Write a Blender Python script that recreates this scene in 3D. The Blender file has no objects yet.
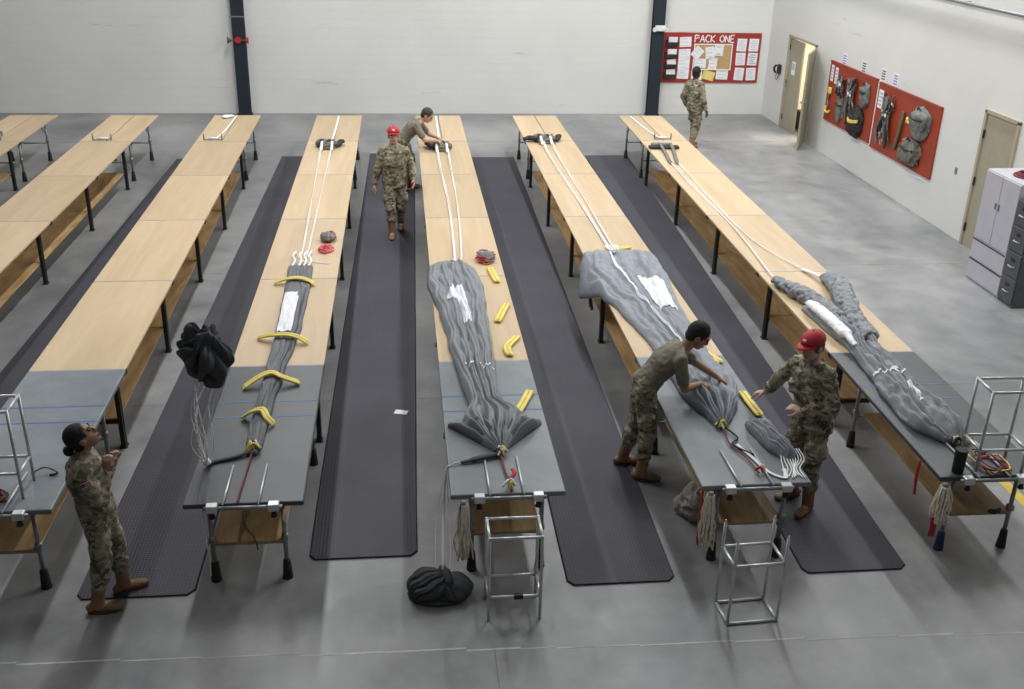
import bpy, bmesh, math, random
from mathutils import Vector, Matrix, noise
random.seed(7)
R = math.radians
scene = bpy.context.scene
C = scene.collection

# ------------------------------------------------------------------ camera
CAMZ = 5.235
cam_d = bpy.data.cameras.new('camera'); cam = bpy.data.objects.new('camera', cam_d); C.objects.link(cam)
cam_d.sensor_fit = 'HORIZONTAL'; cam_d.sensor_width = 36.0; cam_d.lens = 36.0 * 1042.5 / 1024
cam_d.clip_end = 200
pitch, yaw, roll = 0.4184, 0.1126, 0.0244
fw = Vector((math.sin(yaw)*math.cos(pitch), math.cos(yaw)*math.cos(pitch), -math.sin(pitch)))
rt = Vector((math.cos(yaw), -math.sin(yaw), 0)); up = rt.cross(fw)
r2 = rt*math.cos(roll) + up*math.sin(roll); u2 = up*math.cos(roll) - rt*math.sin(roll)
cam.matrix_world = Matrix(((r2.x, u2.x, -fw.x, 0), (r2.y, u2.y, -fw.y, 0), (r2.z, u2.z, -fw.z, CAMZ), (0, 0, 0, 1)))
scene.camera = cam
vs = scene.view_settings
vs.view_transform = 'Standard'; vs.look = 'None'; vs.gamma = 1.0; vs.use_curve_mapping = False
vs.exposure = 0.52

# ------------------------------------------------------------------ world
w = bpy.data.worlds.new('world'); scene.world = w; w.use_nodes = True
w.node_tree.nodes['Background'].inputs[0].default_value = (0.8, 0.85, 0.9, 1)
w.node_tree.nodes['Background'].inputs[1].default_value = 0.0

# ceiling lamps of the hall: rows of long strip fixtures parallel to the tables (x, y, length, watts)
LAMP_Z = 7.3
ROWS = ((-8.2, 0.52), (-2.0, 0.95), (3.6, 1.02), (8.3, 0.92))
LAMPS = [(x, y, 3.0, k*p) for x, k in ROWS for y, p in ((11.5, 145), (16.5, 104), (21.0, 160))] + [(-2.0, 4.6, 2.2, 20), (3.6, 4.6, 2.2, 26)]

# ------------------------------------------------------------------ materials
MATS = {}
def _mat(name):
    m = bpy.data.materials.new(name); m.use_nodes = True; MATS[name] = m
    nt = m.node_tree; b = nt.nodes['Principled BSDF']
    return m, nt, b
def N(nt, t, **kw):
    n = nt.nodes.new(t)
    for k, v in kw.items():
        if k.startswith('i_'):
            key = k[2:]; n.inputs[int(key) if key.isdigit() else key].default_value = v
        else: setattr(n, k, v)
    return n
def coords(nt, scale=(1, 1, 1), kind='Object', rot=(0, 0, 0)):
    t = N(nt, 'ShaderNodeTexCoord'); m = N(nt, 'ShaderNodeMapping')
    m.inputs['Scale'].default_value = scale; m.inputs['Rotation'].default_value = rot
    nt.links.new(t.outputs[kind], m.inputs['Vector']); return m.outputs[0]
def ramp(nt, fac, stops, interp='LINEAR'):
    r = N(nt, 'ShaderNodeValToRGB'); e = r.color_ramp; e.interpolation = interp
    while len(e.elements) < len(stops): e.elements.new(0.5)
    for el, (p, c) in zip(e.elements, stops):
        el.position = p; el.color = (*c, 1) if len(c) == 3 else c
    nt.links.new(fac, r.inputs[0]); return r.outputs[0]
def mixc(nt, fac, a, b, mode='MIX'):
    m = N(nt, 'ShaderNodeMix', data_type='RGBA', blend_type=mode)
    if isinstance(fac, float): m.inputs[0].default_value = fac
    else: nt.links.new(fac, m.inputs[0])
    for i, v in ((6, a), (7, b)):
        if isinstance(v, tuple): m.inputs[i].default_value = (*v, 1)
        else: nt.links.new(v, m.inputs[i])
    return m.outputs[2]
def noise_n(nt, vec, scale, detail=4, rough=0.55, dist=0.0):
    n = N(nt, 'ShaderNodeTexNoise'); n.inputs['Scale'].default_value = scale; n.inputs['Detail'].default_value = detail
    n.inputs['Roughness'].default_value = rough; n.inputs['Distortion'].default_value = dist
    nt.links.new(vec, n.inputs['Vector']); return n.outputs[0]
def bump(nt, b, h, strength=0.3, dist=0.01):
    n = N(nt, 'ShaderNodeBump'); n.inputs['Strength'].default_value = strength; n.inputs['Distance'].default_value = dist
    nt.links.new(h, n.inputs['Height']); nt.links.new(n.outputs[0], b.inputs['Normal'])
def plain(name, col, rough=0.6, metal=0.0, var=0.12, scale=8, bmp=0.0, sheen=0.0):
    m, nt, b = _mat(name)
    v = coords(nt); f = noise_n(nt, v, scale)
    c = ramp(nt, f, [(0.3, tuple(x*(1-var) for x in col)), (0.7, tuple(min(1, x*(1+var)) for x in col))])
    nt.links.new(c, b.inputs['Base Color']); b.inputs['Roughness'].default_value = rough; b.inputs['Metallic'].default_value = metal
    if bmp: bump(nt, b, noise_n(nt, v, scale*6), bmp, 0.01)
    return m
def make_mats():
    # painted block wall
    m, nt, b = _mat('wall_paint'); v = coords(nt)
    f = noise_n(nt, v, 0.6, 5); vs_ = coords(nt, (0.5, 0.5, 7.0)); g = noise_n(nt, vs_, 0.9, 6, 0.6)
    base = ramp(nt, f, [(0.3, (0.70, 0.70, 0.67)), (0.7, (0.76, 0.76, 0.73))])
    scuff = ramp(nt, g, [(0.25, (0.5, 0.49, 0.47)), (0.33, (1, 1, 1))])
    col = mixc(nt, 1.0, base, scuff, 'MULTIPLY')
    nt.links.new(col, b.inputs['Base Color']); b.inputs['Roughness'].default_value = 0.55
    sep = N(nt, 'ShaderNodeSeparateXYZ'); nt.links.new(v, sep.inputs[0])
    add = N(nt, 'ShaderNodeMath', operation='ADD'); nt.links.new(sep.outputs[0], add.inputs[0]); nt.links.new(sep.outputs[1], add.inputs[1])
    cmb = N(nt, 'ShaderNodeCombineXYZ'); nt.links.new(add.outputs[0], cmb.inputs[0]); nt.links.new(sep.outputs[2], cmb.inputs[1])
    br = N(nt, 'ShaderNodeTexBrick'); br.inputs['Scale'].default_value = 1.0; br.inputs['Mortar Size'].default_value = 0.006
    br.inputs['Brick Width'].default_value = 0.4; br.inputs['Row Height'].default_value = 0.2
    br.inputs['Color1'].default_value = (1, 1, 1, 1); br.inputs['Color2'].default_value = (0.93, 0.93, 0.93, 1); br.inputs['Mortar'].default_value = (0, 0, 0, 1)
    nt.links.new(cmb.outputs[0], br.inputs['Vector']); bump(nt, b, br.outputs[0], 0.5, 0.006)
    # concrete floor
    m, nt, b = _mat('concrete'); v = coords(nt)
    f = noise_n(nt, v, 0.35, 6, 0.6, 0.6); f2 = noise_n(nt, v, 3.0, 8, 0.65); f3 = noise_n(nt, coords(nt, (1, 0.35, 1)), 1.1, 5, 0.6, 0.4)
    c1 = ramp(nt, f, [(0.32, (0.19, 0.195, 0.20)), (0.68, (0.37, 0.37, 0.37))])
    c2 = ramp(nt, f2, [(0.25, (0.78, 0.78, 0.78)), (0.75, (1.1, 1.1, 1.1))])
    c3 = ramp(nt, f3, [(0.3, (0.82, 0.82, 0.83)), (0.65, (1.1, 1.1, 1.08))])
    col = mixc(nt, 1.0, mixc(nt, 1.0, c1, c2, 'MULTIPLY'), c3, 'MULTIPLY')
    fs = noise_n(nt, v, 38, 2, 0.5)
    speck = ramp(nt, fs, [(0.73, (0, 0, 0)), (0.78, (0.55, 0.55, 0.55))])
    col = mixc(nt, speck, col, (0.5, 0.5, 0.49))
    nt.links.new(col, b.inputs['Base Color'])
    rr = ramp(nt, f2, [(0.3, (0.28,)*3), (0.7, (0.5,)*3)]); nt.links.new(rr, b.inputs['Roughness'])
    b.inputs['Specular IOR Level'].default_value = 0.45
    bump(nt, b, f2, 0.06, 0.004)
    # birch table panel, grain along y
    def wood(name, dark, light, rough, gx=14, gy=0.8, strength=1.0):
        m, nt, b = _mat(name); v = coords(nt, (gx, gy, 4)); oi = N(nt, 'ShaderNodeObjectInfo')
        off = N(nt, 'ShaderNodeVectorMath', operation='ADD'); mul = N(nt, 'ShaderNodeMath', operation='MULTIPLY'); mul.inputs[1].default_value = 37.0
        nt.links.new(oi.outputs['Random'], mul.inputs[0]); nt.links.new(v, off.inputs[0]); nt.links.new(mul.outputs[0], off.inputs[1])
        f = noise_n(nt, off.outputs[0], 1.0, 5, 0.6, 0.7)
        mid = tuple((a+c)/2 for a, c in zip(dark, light))
        c = ramp(nt, f, [(0.25, dark), (0.5, mid), (0.75, light)])
        hs = N(nt, 'ShaderNodeHueSaturation'); mr = N(nt, 'ShaderNodeMapRange'); mr.inputs[3].default_value = 0.9; mr.inputs[4].default_value = 1.1
        nt.links.new(oi.outputs['Random'], mr.inputs[0]); nt.links.new(mr.outputs[0], hs.inputs['Value']); nt.links.new(c, hs.inputs['Color'])
        nt.links.new(hs.outputs[0], b.inputs['Base Color']); b.inputs['Roughness'].default_value = rough
        return m
    wood('birch', (0.50, 0.365, 0.215), (0.62, 0.475, 0.30), 0.48, 5, 0.5)
    wood('plywood', (0.22, 0.115, 0.035), (0.62, 0.41, 0.19), 0.6, 6.5, 1.1)
    # padded tops
    for nm, col in (('pad_blue', (0.19, 0.215, 0.235)), ('pad_dark', (0.06, 0.064, 0.068)), ('pad_green', (0.18, 0.205, 0.215))):
        m, nt, b = _mat(nm); v = coords(nt); f = noise_n(nt, v, 2.2, 6, 0.6, 0.5)
        nt.links.new(ramp(nt, f, [(0.3, tuple(x*0.8 for x in col)), (0.7, tuple(x*1.18 for x in col))]), b.inputs['Base Color'])
        b.inputs['Roughness'].default_value = 0.42
    # ribbed rubber mat
    m, nt, b = _mat('mat_rubber'); v = coords(nt)
    f = noise_n(nt, v, 0.9, 4)
    vo = N(nt, 'ShaderNodeTexVoronoi'); vo.inputs['Scale'].default_value = 34; vo.inputs['Randomness'].default_value = 0.1
    nt.links.new(v, vo.inputs['Vector'])
    c = mixc(nt, 1.0, ramp(nt, f, [(0.3, (0.026, 0.025, 0.037)), (0.7, (0.043, 0.042, 0.056))]), ramp(nt, vo.outputs[0], [(0.0, (0.75,)*3), (0.5, (1.25,)*3)]), 'MULTIPLY')
    nt.links.new(c, b.inputs['Base Color']); b.inputs['Roughness'].default_value = 0.62
    bump(nt, b, vo.outputs[0], 0.5, 0.012)
    # nylon
    for nm, col in (('nylon_grey', (0.25, 0.265, 0.28)), ('nylon_dark', (0.055, 0.058, 0.063)), ('nylon_blue', (0.27, 0.29, 0.32)), ('nylon_white', (0.80, 0.80, 0.84)), ('nylon_mid', (0.155, 0.16, 0.17))):
        m, nt, b = _mat(nm); v = coords(nt); f = noise_n(nt, v, 5, 6, 0.6, 0.6)
        nt.links.new(ramp(nt, f, [(0.3, tuple(x*0.86 for x in col)), (0.7, tuple(x*1.1 for x in col))]), b.inputs['Base Color'])
        b.inputs['Roughness'].default_value = 0.62; b.inputs['Specular IOR Level'].default_value = 0.3
        f2 = noise_n(nt, coords(nt, (2.2, 1, 2.2)), 9, 7, 0.7, 1.2); bump(nt, b, f2, 0.35, 0.02)
    # camouflage
    m, nt, b = _mat('camo'); v = coords(nt, (6.5, 6.5, 9.5))
    f1 = noise_n(nt, v, 1.0, 3, 0.6, 0.6); f2 = noise_n(nt, coords(nt, (11, 11, 15), rot=(0.4, 0.2, 0.9)), 1.0, 3, 0.6, 0.5); f3 = noise_n(nt, coords(nt, (15, 15, 24), rot=(0.1, 0.7, 0.3)), 1.0, 2, 0.5, 0.4)
    c = ramp(nt, f1, [(0.0, (0.10, 0.098, 0.058)), (0.42, (0.225, 0.195, 0.13)), (0.52, (0.34, 0.305, 0.22)), (0.62, (0.15, 0.14, 0.085))], 'CONSTANT')
    k2 = ramp(nt, f2, [(0.0, (0, 0, 0)), (0.59, (1, 1, 1))], 'CONSTANT'); c = mixc(nt, k2, c, (0.085, 0.06, 0.035))
    k3 = ramp(nt, f3, [(0.0, (0, 0, 0)), (0.61, (1, 1, 1))], 'CONSTANT'); c = mixc(nt, k3, c, (0.36, 0.34, 0.26))
    nt.links.new(c, b.inputs['Base Color']); b.inputs['Roughness'].default_value = 0.85
    bump(nt, b, noise_n(nt, coords(nt), 22, 4, 0.6, 0.5), 0.35, 0.02)
    plain('tan_shirt', (0.215, 0.19, 0.145), 0.85, bmp=0.3)
    plain('skin_light', (0.56, 0.34, 0.25), 0.5, var=0.06)
    plain('skin_tan', (0.36, 0.20, 0.13), 0.5, var=0.06)
    plain('skin_brown', (0.10, 0.055, 0.037), 0.5, var=0.06)
    plain('lip', (0.30, 0.10, 0.09), 0.5)
    plain('eye_dark', (0.02, 0.015, 0.012), 0.25)
    plain('hair_black', (0.008, 0.007, 0.007), 0.7, scale=40, bmp=0.5)
    plain('hair_brown', (0.05, 0.035, 0.025), 0.5, scale=40, bmp=0.5)
    plain('cap_red', (0.50, 0.025, 0.03), 0.6)
    plain('boot', (0.27, 0.155, 0.08), 0.7, var=0.2, bmp=0.2)
    plain('boot_sole', (0.10, 0.06, 0.035), 0.8)
    plain('black_steel', (0.022, 0.024, 0.024), 0.45, 0.3)
    plain('aluminium', (0.60, 0.61, 0.62), 0.38, 0.55, 0.08)
    plain('tube_grey', (0.30, 0.31, 0.315), 0.4, 0.6, 0.12)
    plain('rubber', (0.012, 0.012, 0.013), 0.7)
    plain('navy_steel', (0.014, 0.024, 0.034), 0.45, 0.0, 0.15, 2)
    plain('yellow_vinyl', (0.80, 0.65, 0.14), 0.45, var=0.1)
    plain('yellow_paint', (0.72, 0.50, 0.05), 0.5)
    plain('red_paint', (0.34, 0.042, 0.014), 0.5, var=0.08, scale=2)
    plain('board_red', (0.36, 0.035, 0.025), 0.55, var=0.08, scale=2)
    plain('red_strap', (0.45, 0.02, 0.025), 0.7)
    plain('blue_tape', (0.055, 0.16, 0.33), 0.5)
    plain('blue_rubber', (0.015, 0.02, 0.10), 0.6)
    plain('cork', (0.52, 0.34, 0.16), 0.85, var=0.2, scale=30)
    plain('paper', (0.86, 0.86, 0.88), 0.7, var=0.03)
    plain('ink', (0.10, 0.10, 0.14), 0.7)
    plain('ink_pale', (0.50, 0.50, 0.56), 0.7)
    plain('purple_ink', (0.36, 0.24, 0.58), 0.7)
    plain('white_paint', (0.85, 0.85, 0.83), 0.6, var=0.03)
    plain('rope', (0.80, 0.73, 0.59), 0.9, var=0.15, scale=30)
    plain('white_cord', (0.86, 0.86, 0.84), 0.7, var=0.04)
    plain('pink_cord', (0.75, 0.12, 0.16), 0.7)
    plain('orange_strap', (0.62, 0.17, 0.05), 0.7)
    plain('purple_cord', (0.32, 0.10, 0.36), 0.7)
    plain('maroon_cord', (0.20, 0.03, 0.035), 0.7)
    plain('beige_paint', (0.42, 0.37, 0.27), 0.5, var=0.05)
    plain('door_paint', (0.36, 0.325, 0.235), 0.5, var=0.05)
    plain('warm_wall', (0.85, 0.78, 0.62), 0.7)
    plain('lavender_steel', (0.50, 0.49, 0.54), 0.45, 0.0, 0.04)
    plain('file_steel', (0.085, 0.088, 0.095), 0.4, 0.2)
    plain('bag_grey', (0.30, 0.28, 0.25), 0.85, var=0.25, bmp=0.5)
    plain('gear_grey', (0.17, 0.18, 0.165), 0.8, var=0.35, scale=14, bmp=0.4)
    plain('gear_camo', (0.16, 0.155, 0.125), 0.85, var=0.6, scale=22, bmp=0.4)
    plain('gear_black', (0.02, 0.02, 0.02), 0.7)
    plain('olive', (0.11, 0.12, 0.06), 0.8)
    plain('seam', (0.30, 0.29, 0.30), 0.6)
    plain('seam_tape', (0.33, 0.31, 0.33), 0.6)
    plain('joint_dark', (0.2, 0.2, 0.2), 0.9)
    plain('joint_pale', (0.50, 0.50, 0.49), 0.9, var=0.3, scale=3)
    plain('white_plastic', (0.80, 0.80, 0.78), 0.4)
    plain('patch_red', (0.45, 0.12, 0.10), 0.8); plain('patch_blue', (0.08, 0.08, 0.22), 0.8); plain('patch_tan', (0.62, 0.5, 0.42), 0.8)
    plain('ceiling_paint', (0.22, 0.22, 0.22), 0.8)
    m, nt, b = _mat('lamp_glow'); b.inputs['Base Color'].default_value = (1, 1, 1, 1)
    b.inputs['Emission Color'].default_value = (1, 0.97, 0.92, 1); b.inputs['Emission Strength'].default_value = 3.0
make_mats()
M = MATS

# ------------------------------------------------------------------ mesh helpers
def frame_from(d, hint=Vector((0, 0, 1))):
    d = d.normalized()
    if abs(d.dot(hint)) > 0.98: hint = Vector((1, 0, 0))
    x = d.cross(hint).normalized(); y = x.cross(d)
    return x, y, d
class MB:
    def __init__(s): s.v = []; s.f = []
    def box(s, c, size, rot=None):
        c = Vector(c); h = Vector(size)/2; n = len(s.v)
        for i in (-1, 1):
            for j in (-1, 1):
                for k in (-1, 1):
                    p = Vector((i*h.x, j*h.y, k*h.z))
                    if rot: p = rot @ p
                    s.v.append(c+p)
        for q in ((0, 1, 3, 2), (4, 6, 7, 5), (0, 4, 5, 1), (2, 3, 7, 6), (0, 2, 6, 4), (1, 5, 7, 3)): s.f.append([n+a for a in q])
        return s
    def bar(s, a, b, wx, wy, hint=Vector((0, 0, 1))):
        a, b = Vector(a), Vector(b); x, y, d = frame_from(b-a, hint)
        return s.box((a+b)/2, (wx, wy, (b-a).length), Matrix((x, y, d)).transposed())
    def tube(s, pts, r, seg=8, caps=True, sq=1.0, hint=None):
        pts = [Vector(p) for p in pts]; n0 = len(s.v); m = len(pts)
        rs = r if isinstance(r, (list, tuple)) else [r]*m
        x = None
        for i, p in enumerate(pts):
            d = (pts[min(i+1, m-1)] - pts[max(i-1, 0)])
            if d.length < 1e-9: d = Vector((0, 0, 1))
            d.normalize()
            if x is None: x, y, _ = frame_from(d, hint or Vector((0, 0, 1))); y = d.cross(x)
            else:
                x = (x - d*x.dot(d)); x.normalize(); y = d.cross(x)
            for k in range(seg):
                a = 2*math.pi*k/seg
                s.v.append(p + x*math.cos(a)*rs[i] + y*math.sin(a)*rs[i]*sq)
        for i in range(m-1):
            for k in range(seg):
                a = n0+i*seg+k; b = n0+i*seg+(k+1) % seg
                s.f.append([a, b, b+seg, a+seg])
        if caps:
            s.f.append([n0+k for k in range(seg)][::-1]); s.f.append([n0+(m-1)*seg+k for k in range(seg)])
        return s
    def loft(s, secs, seg=20):   # secs: (centre, xaxis vector, yaxis vector)
        n0 = len(s.v); m = len(secs)
        for c, ax, ay in secs:
            for k in range(seg):
                a = 2*math.pi*k/seg; s.v.append(Vector(c)+Vector(ax)*math.cos(a)+Vector(ay)*math.sin(a))
        for i in range(m-1):
            for k in range(seg):
                a = n0+i*seg+k; b = n0+i*seg+(k+1) % seg; s.f.append([a, b, b+seg, a+seg])
        s.f.append([n0+k for k in range(seg)][::-1]); s.f.append([n0+(m-1)*seg+k for k in range(seg)])
        return s
    def ball(s, c, rad, rot=None, nu=16, nv=10):
        c = Vector(c); rad = Vector(rad) if not isinstance(rad, (int, float)) else Vector((rad,)*3); n0 = len(s.v)
        def P(t, a):
            p = Vector((math.sin(t)*math.cos(a)*rad.x, math.sin(t)*math.sin(a)*rad.y, math.cos(t)*rad.z))
            return c + (rot @ p if rot else p)
        s.v.append(P(0, 0))
        for i in range(1, nv):
            for k in range(nu): s.v.append(P(math.pi*i/nv, 2*math.pi*k/nu))
        s.v.append(P(math.pi, 0)); last = len(s.v)-1
        for k in range(nu): s.f.append([n0, n0+1+k, n0+1+(k+1) % nu])
        for i in range(nv-2):
            for k in range(nu):
                a = n0+1+i*nu+k; b = n0+1+i*nu+(k+1) % nu; s.f.append([a, a+nu, b+nu, b])
        q = n0+1+(nv-2)*nu
        for k in range(nu): s.f.append([last, q+(k+1) % nu, q+k])
        return s
    def cap(s, a, b, ra, rb, seg=12):   # tapered capsule
        a, b = Vector(a), Vector(b); x, y, d = frame_from(b-a)
        pts = []; rs = []
        for t in (0, 25, 50, 70, 90): pts.append(a - d*ra*math.cos(R(t))); rs.append(max(1e-4, ra*math.sin(R(t))))
        for t in (90, 70, 50, 25, 0): pts.append(b + d*rb*math.cos(R(t))); rs.append(max(1e-4, rb*math.sin(R(t))))
        return s.tube(pts, rs, seg)
    def mesh(s, name, smooth=False, bevel=0, bseg=1):
        me = bpy.data.meshes.new(name); me.from_pydata([tuple(v) for v in s.v], [], s.f)
        bm = bmesh.new(); bm.from_mesh(me)
        bmesh.ops.recalc_face_normals(bm, faces=bm.faces)
        if bevel:
            bmesh.ops.bevel(bm, geom=list(bm.edges), offset=bevel, segments=bseg, affect='EDGES', profile=0.5, clamp_overlap=True)
        for f in bm.faces: f.smooth = smooth
        bm.to_mesh(me); bm.free(); return me
    def build(s, name, mat, parent=None, smooth=False, bevel=0, bseg=1):
        return link(name, s.mesh(name, smooth, bevel, bseg), mat, parent)
def link(name, me, mat, parent=None):
    o = bpy.data.objects.new(name, me)
    if isinstance(mat, str): mat = M[mat]
    if not me.materials: me.materials.append(mat)
    C.objects.link(o)
    if parent: o.parent = parent
    return o
def tag(o, label, cat, group=None):
    o['label'] = label; o['category'] = cat
    if group: o['group'] = group
    return o
def thing(name, label, cat, loc=(0, 0, 0), rz=0.0, group=None):
    o = bpy.data.objects.new(name, None); C.objects.link(o); o.location = loc; o.rotation_euler = (0, 0, rz)
    o.empty_display_size = 0.2
    return tag(o, label, cat, group)
def struct(o):
    o['kind'] = 'structure'; return o
def smoothstep(t): t = max(0., min(1., t)); return t*t*(3-2*t)
def interp(tab, t):          # tab sorted by first column, ascending
    if t <= tab[0][0]: return tab[0][1:]
    for a, b in zip(tab, tab[1:]):
        if t <= b[0]:
            k = (t-a[0])/(b[0]-a[0]); k = k*0.5+smoothstep(k)*0.5
            return tuple(x+(y-x)*k for x, y in zip(a[1:], b[1:]))
    return tab[-1][1:]
def catmull(pts, n=8):
    pts = [Vector(p) for p in pts]; out = []
    for i in range(len(pts)-1):
        p0 = pts[max(i-1, 0)]; p1 = pts[i]; p2 = pts[i+1]; p3 = pts[min(i+2, len(pts)-1)]
        for k in range(n):
            t = k/n; out.append(0.5*((2*p1)+(p2-p0)*t+(2*p0-5*p1+4*p2-p3)*t*t+(3*p1-p0-3*p2+p3)*t**3))
    out.append(pts[-1]); return out
def remeshed(mb, name, voxel, smooth_it=4, wrinkle=0.0, wscale=10.0, off=0.0):
    me = mb.mesh(name); o = bpy.data.objects.new('tmp', me); C.objects.link(o)
    m = o.modifiers.new('r', 'REMESH'); m.mode = 'VOXEL'; m.voxel_size = voxel; m.use_smooth_shade = True
    if smooth_it:
        sm = o.modifiers.new('s', 'SMOOTH'); sm.iterations = smooth_it; sm.factor = 0.5
    dg = bpy.context.evaluated_depsgraph_get(); dg.update()
    out = bpy.data.meshes.new_from_object(o.evaluated_get(dg)); out.name = name
    bpy.data.objects.remove(o); bpy.data.meshes.remove(me)
    if wrinkle:
        nr = [v.normal.copy() for v in out.vertices]
        for v, n in zip(out.vertices, nr):
            p = v.co*wscale + Vector((off, off*0.7, 0))
            q = noise.noise(Vector((p.x, p.y, p.z*1.6))) + 0.5*noise.noise(p*2.3)
            v.co += n*wrinkle*(1-2*abs(q)*1.2)
    for pl in out.polygons: pl.use_smooth = True
    return out

# ------------------------------------------------------------------ the hall
TH = 0.78
XR, YB, XL, YN, ZC = 9.07, 25.6, -12.5, -2.5, 8.0
b = MB().box(((XL+XR)/2, (YN+YB)/2, -0.05), (XR-XL+3.5, YB-YN+0.4, 0.1)); floor = struct(b.build('floor', 'concrete'))
struct(MB().box(((XL+XR)/2, YB+0.1, ZC/2), (XR-XL+0.4, 0.2, ZC)).build('wall_back', 'wall_paint'))
struct(MB().box((XL-0.1, (YN+YB)/2, ZC/2), (0.2, YB-YN, ZC)).build('wall_left', 'ceiling_paint'))
struct(MB().box(((XL+XR)/2, YN-0.1, ZC/2), (XR-XL+0.4, 0.2, ZC)).build('wall_front', 'ceiling_paint'))
D0, D1, DH = 22.50, 24.20, 2.13
wr = MB()
wr.box((XR+0.1, (YN+D0)/2, ZC/2), (0.2, D0-YN, ZC)).box((XR+0.1, (D1+YB)/2, ZC/2), (0.2, YB-D1, ZC)).box((XR+0.1, (D0+D1)/2, (DH+ZC)/2), (0.2, D1-D0, ZC-DH))
struct(wr.build('wall_right', 'wall_paint'))
struct(MB().box(((XL+XR)/2, (YN+YB)/2, ZC+0.05), (XR-XL+0.4, YB-YN+0.4, 0.1)).build('ceiling', 'ceiling_paint'))
# saw-cut joints of the floor slab
jm = MB(); jx = XL+0.2
while jx < XR-0.1:
    l = random.uniform(0.25, 0.8); jm.box((jx+l/2, 6.16 - 0.03*jx + random.uniform(-.006, .006), 0.0006), (l-0.004, random.uniform(0.008, 0.022), 0.0012)); jx += l
struct(jm.build('trim_1', 'joint_pale'))
jm = MB()
for x in (5.85, -4.05, 0.62): jm.box((x, 4.5, 0.0006), (0.008, 3.3 if x != 5.85 else 3.0, 0.0012))
for y in (10.3, 14.4, 22.6): jm.box((-1.8, y, 0.0006), (21, 0.004, 0.0012))
jm.box((5.85, 12.0, 0.0006), (0.008, 10, 0.0012))
struct(jm.build('trim_2', 'joint_dark'))
yl = MB(); yl.box((5.77, 6.6, 0.001), (0.11, 4.2, 0.002)); tag(yl.build('floor_line', 'yellow_paint'), 'yellow painted line on the floor beyond the rightmost table', 'floor line')

# steel columns against the back wall
def column(name, x, label):
    t = thing(name, label, 'column', (x, YB-0.1, 0))
    MB().box((0, -0.085, 3.98), (0.28, 0.025, 7.95)).build('front_flange', 'navy_steel', t)
    MB().box((0, 0.0, 3.98), (0.03, 0.15, 7.95)).build('web', 'navy_steel', t)
    MB().box((0, 0.085, 3.98), (0.28, 0.025, 7.95)).build('rear_flange', 'navy_steel', t)
    MB().box((0, -0.01, 0.012), (0.34, 0.2, 0.024)).build('base_plate', 'navy_steel', t, bevel=0.003)
    return t
t = column('steel_column', -3.655, 'dark navy steel column with a red alarm horn on the back wall')
MB().box((0, -0.102, 2.25), (0.31, 0.012, 0.03)).build('clamp_band', 'tube_grey', t)
column('steel_column', 6.23, 'dark navy steel column beside the red notice board')
t = thing('alarm_beacon', 'red box with two small horns on the left navy column', 'alarm', (-3.675, YB-0.215, 1.73))
MB().tube([(0, 0.02, 0), (0, -0.05, 0)], [0.075, 0.07], 14).build('housing', 'red_strap', t, bevel=0.004)
for s in (-1, 1):
    MB().tube([(s*0.06, -0.02, 0), (s*0.17, -0.02, 0)], 0.014, 8).build('arm', 'olive', t)
    MB().tube([(s*0.15, -0.02, 0), (s*0.17, -0.02, 0), (s*0.235, -0.02, 0)], [0.03, 0.035, 0.08], 12).build('horn', 'olive' if s < 0 else 'red_strap', t, True)
t = thing('emergency_light', 'white emergency light box on the right navy column', 'light', (6.25, YB-0.215, 2.09))
MB().box((0, -0.035, 0), (0.24, 0.08, 0.13)).build('housing', 'white_plastic', t, bevel=0.012)
for s in (-1, 1): MB().tube([(s*0.14, -0.05, -.02), (s*0.15, -0.11, -0.03)], [0.045, 0.05], 12).build('lamp_head', 'white_plastic', t)

# conduit high on right wall
t = thing('conduit', 'dark conduit running high along the right wall', 'pipe', (XR-0.075, 17.5, 3.62))
MB().tube([(0, -12, 0), (0, 8, 0)], 0.028, 8).build('pipe', 'tube_grey', t, True)
for y in range(-10, 8, 3): MB().box((0.03, y, 0), (0.085, 0.04, 0.06)).build('clip', 'tube_grey', t)

# ------------------------------------------------------------------ doors
def door_frame(name, y0, y1, h):
    f = MB()
    for y in (y0, y1): f.box((XR+0.06, y, h/2+.02), (0.2, 0.06, h+0.04))
    f.box((XR+0.06, (y0+y1)/2, h+0.03), (0.2, y1-y0+0.06, 0.06))
    return struct(f.build(name, 'beige_paint', None, bevel=0.004))
fr = door_frame('door_1', D0+0.03, D1-0.03, DH-0.05)
yA = 23.33
lf = MB().box((XR+0.03, (yA+D1-0.06)/2, DH/2-0.04), (0.045, D1-0.065-yA, DH-0.10)).build('door_leaf', 'door_paint', fr, bevel=0.004)
MB().box((XR+0.003, yA+0.46, 1.42), (0.004, 0.22, 0.30)).build('notice', 'paper', lf); MB().box((XR+0.0, yA+0.46, 1.46), (0.003, 0.15, 0.14)).build('notice_print', 'ink_pale', lf)
MB().tube([(XR+0.01, yA+0.72, 1.02), (XR-0.05, yA+0.72, 1.02), (XR-0.05, yA+0.58, 1.02)], 0.012, 8).build('handle', 'tube_grey', lf)
for z in (0.25, 1.05, 1.85): MB().box((XR-0.0, D1-0.06, z), (0.025, 0.03, 0.12)).build('hinge', 'black_steel', lf)
tip = Vector((8.60, 21.74, 0)); hin = Vector((XR-0.02, D0+0.05, 0)); dv = (tip-hin).normalized()
ang = math.atan2(dv.y, dv.x)
lf2 = MB().box((hin+tip)/2+Vector((0, 0, DH/2-0.03)), ((tip-hin).length, 0.045, DH-0.10), Matrix.Rotation(ang, 3, 'Z')).build('door_leaf', 'door_paint', fr, bevel=0.004)
for z in (0.28, 1.08, 1.86): MB().box(hin+Vector((0.0, 0.0, z)), (0.05, 0.05, 0.13)).build('hinge', 'tube_grey', lf2)
nx = Vector((-dv.y, dv.x, 0))
hp = tip - dv*0.08
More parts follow.
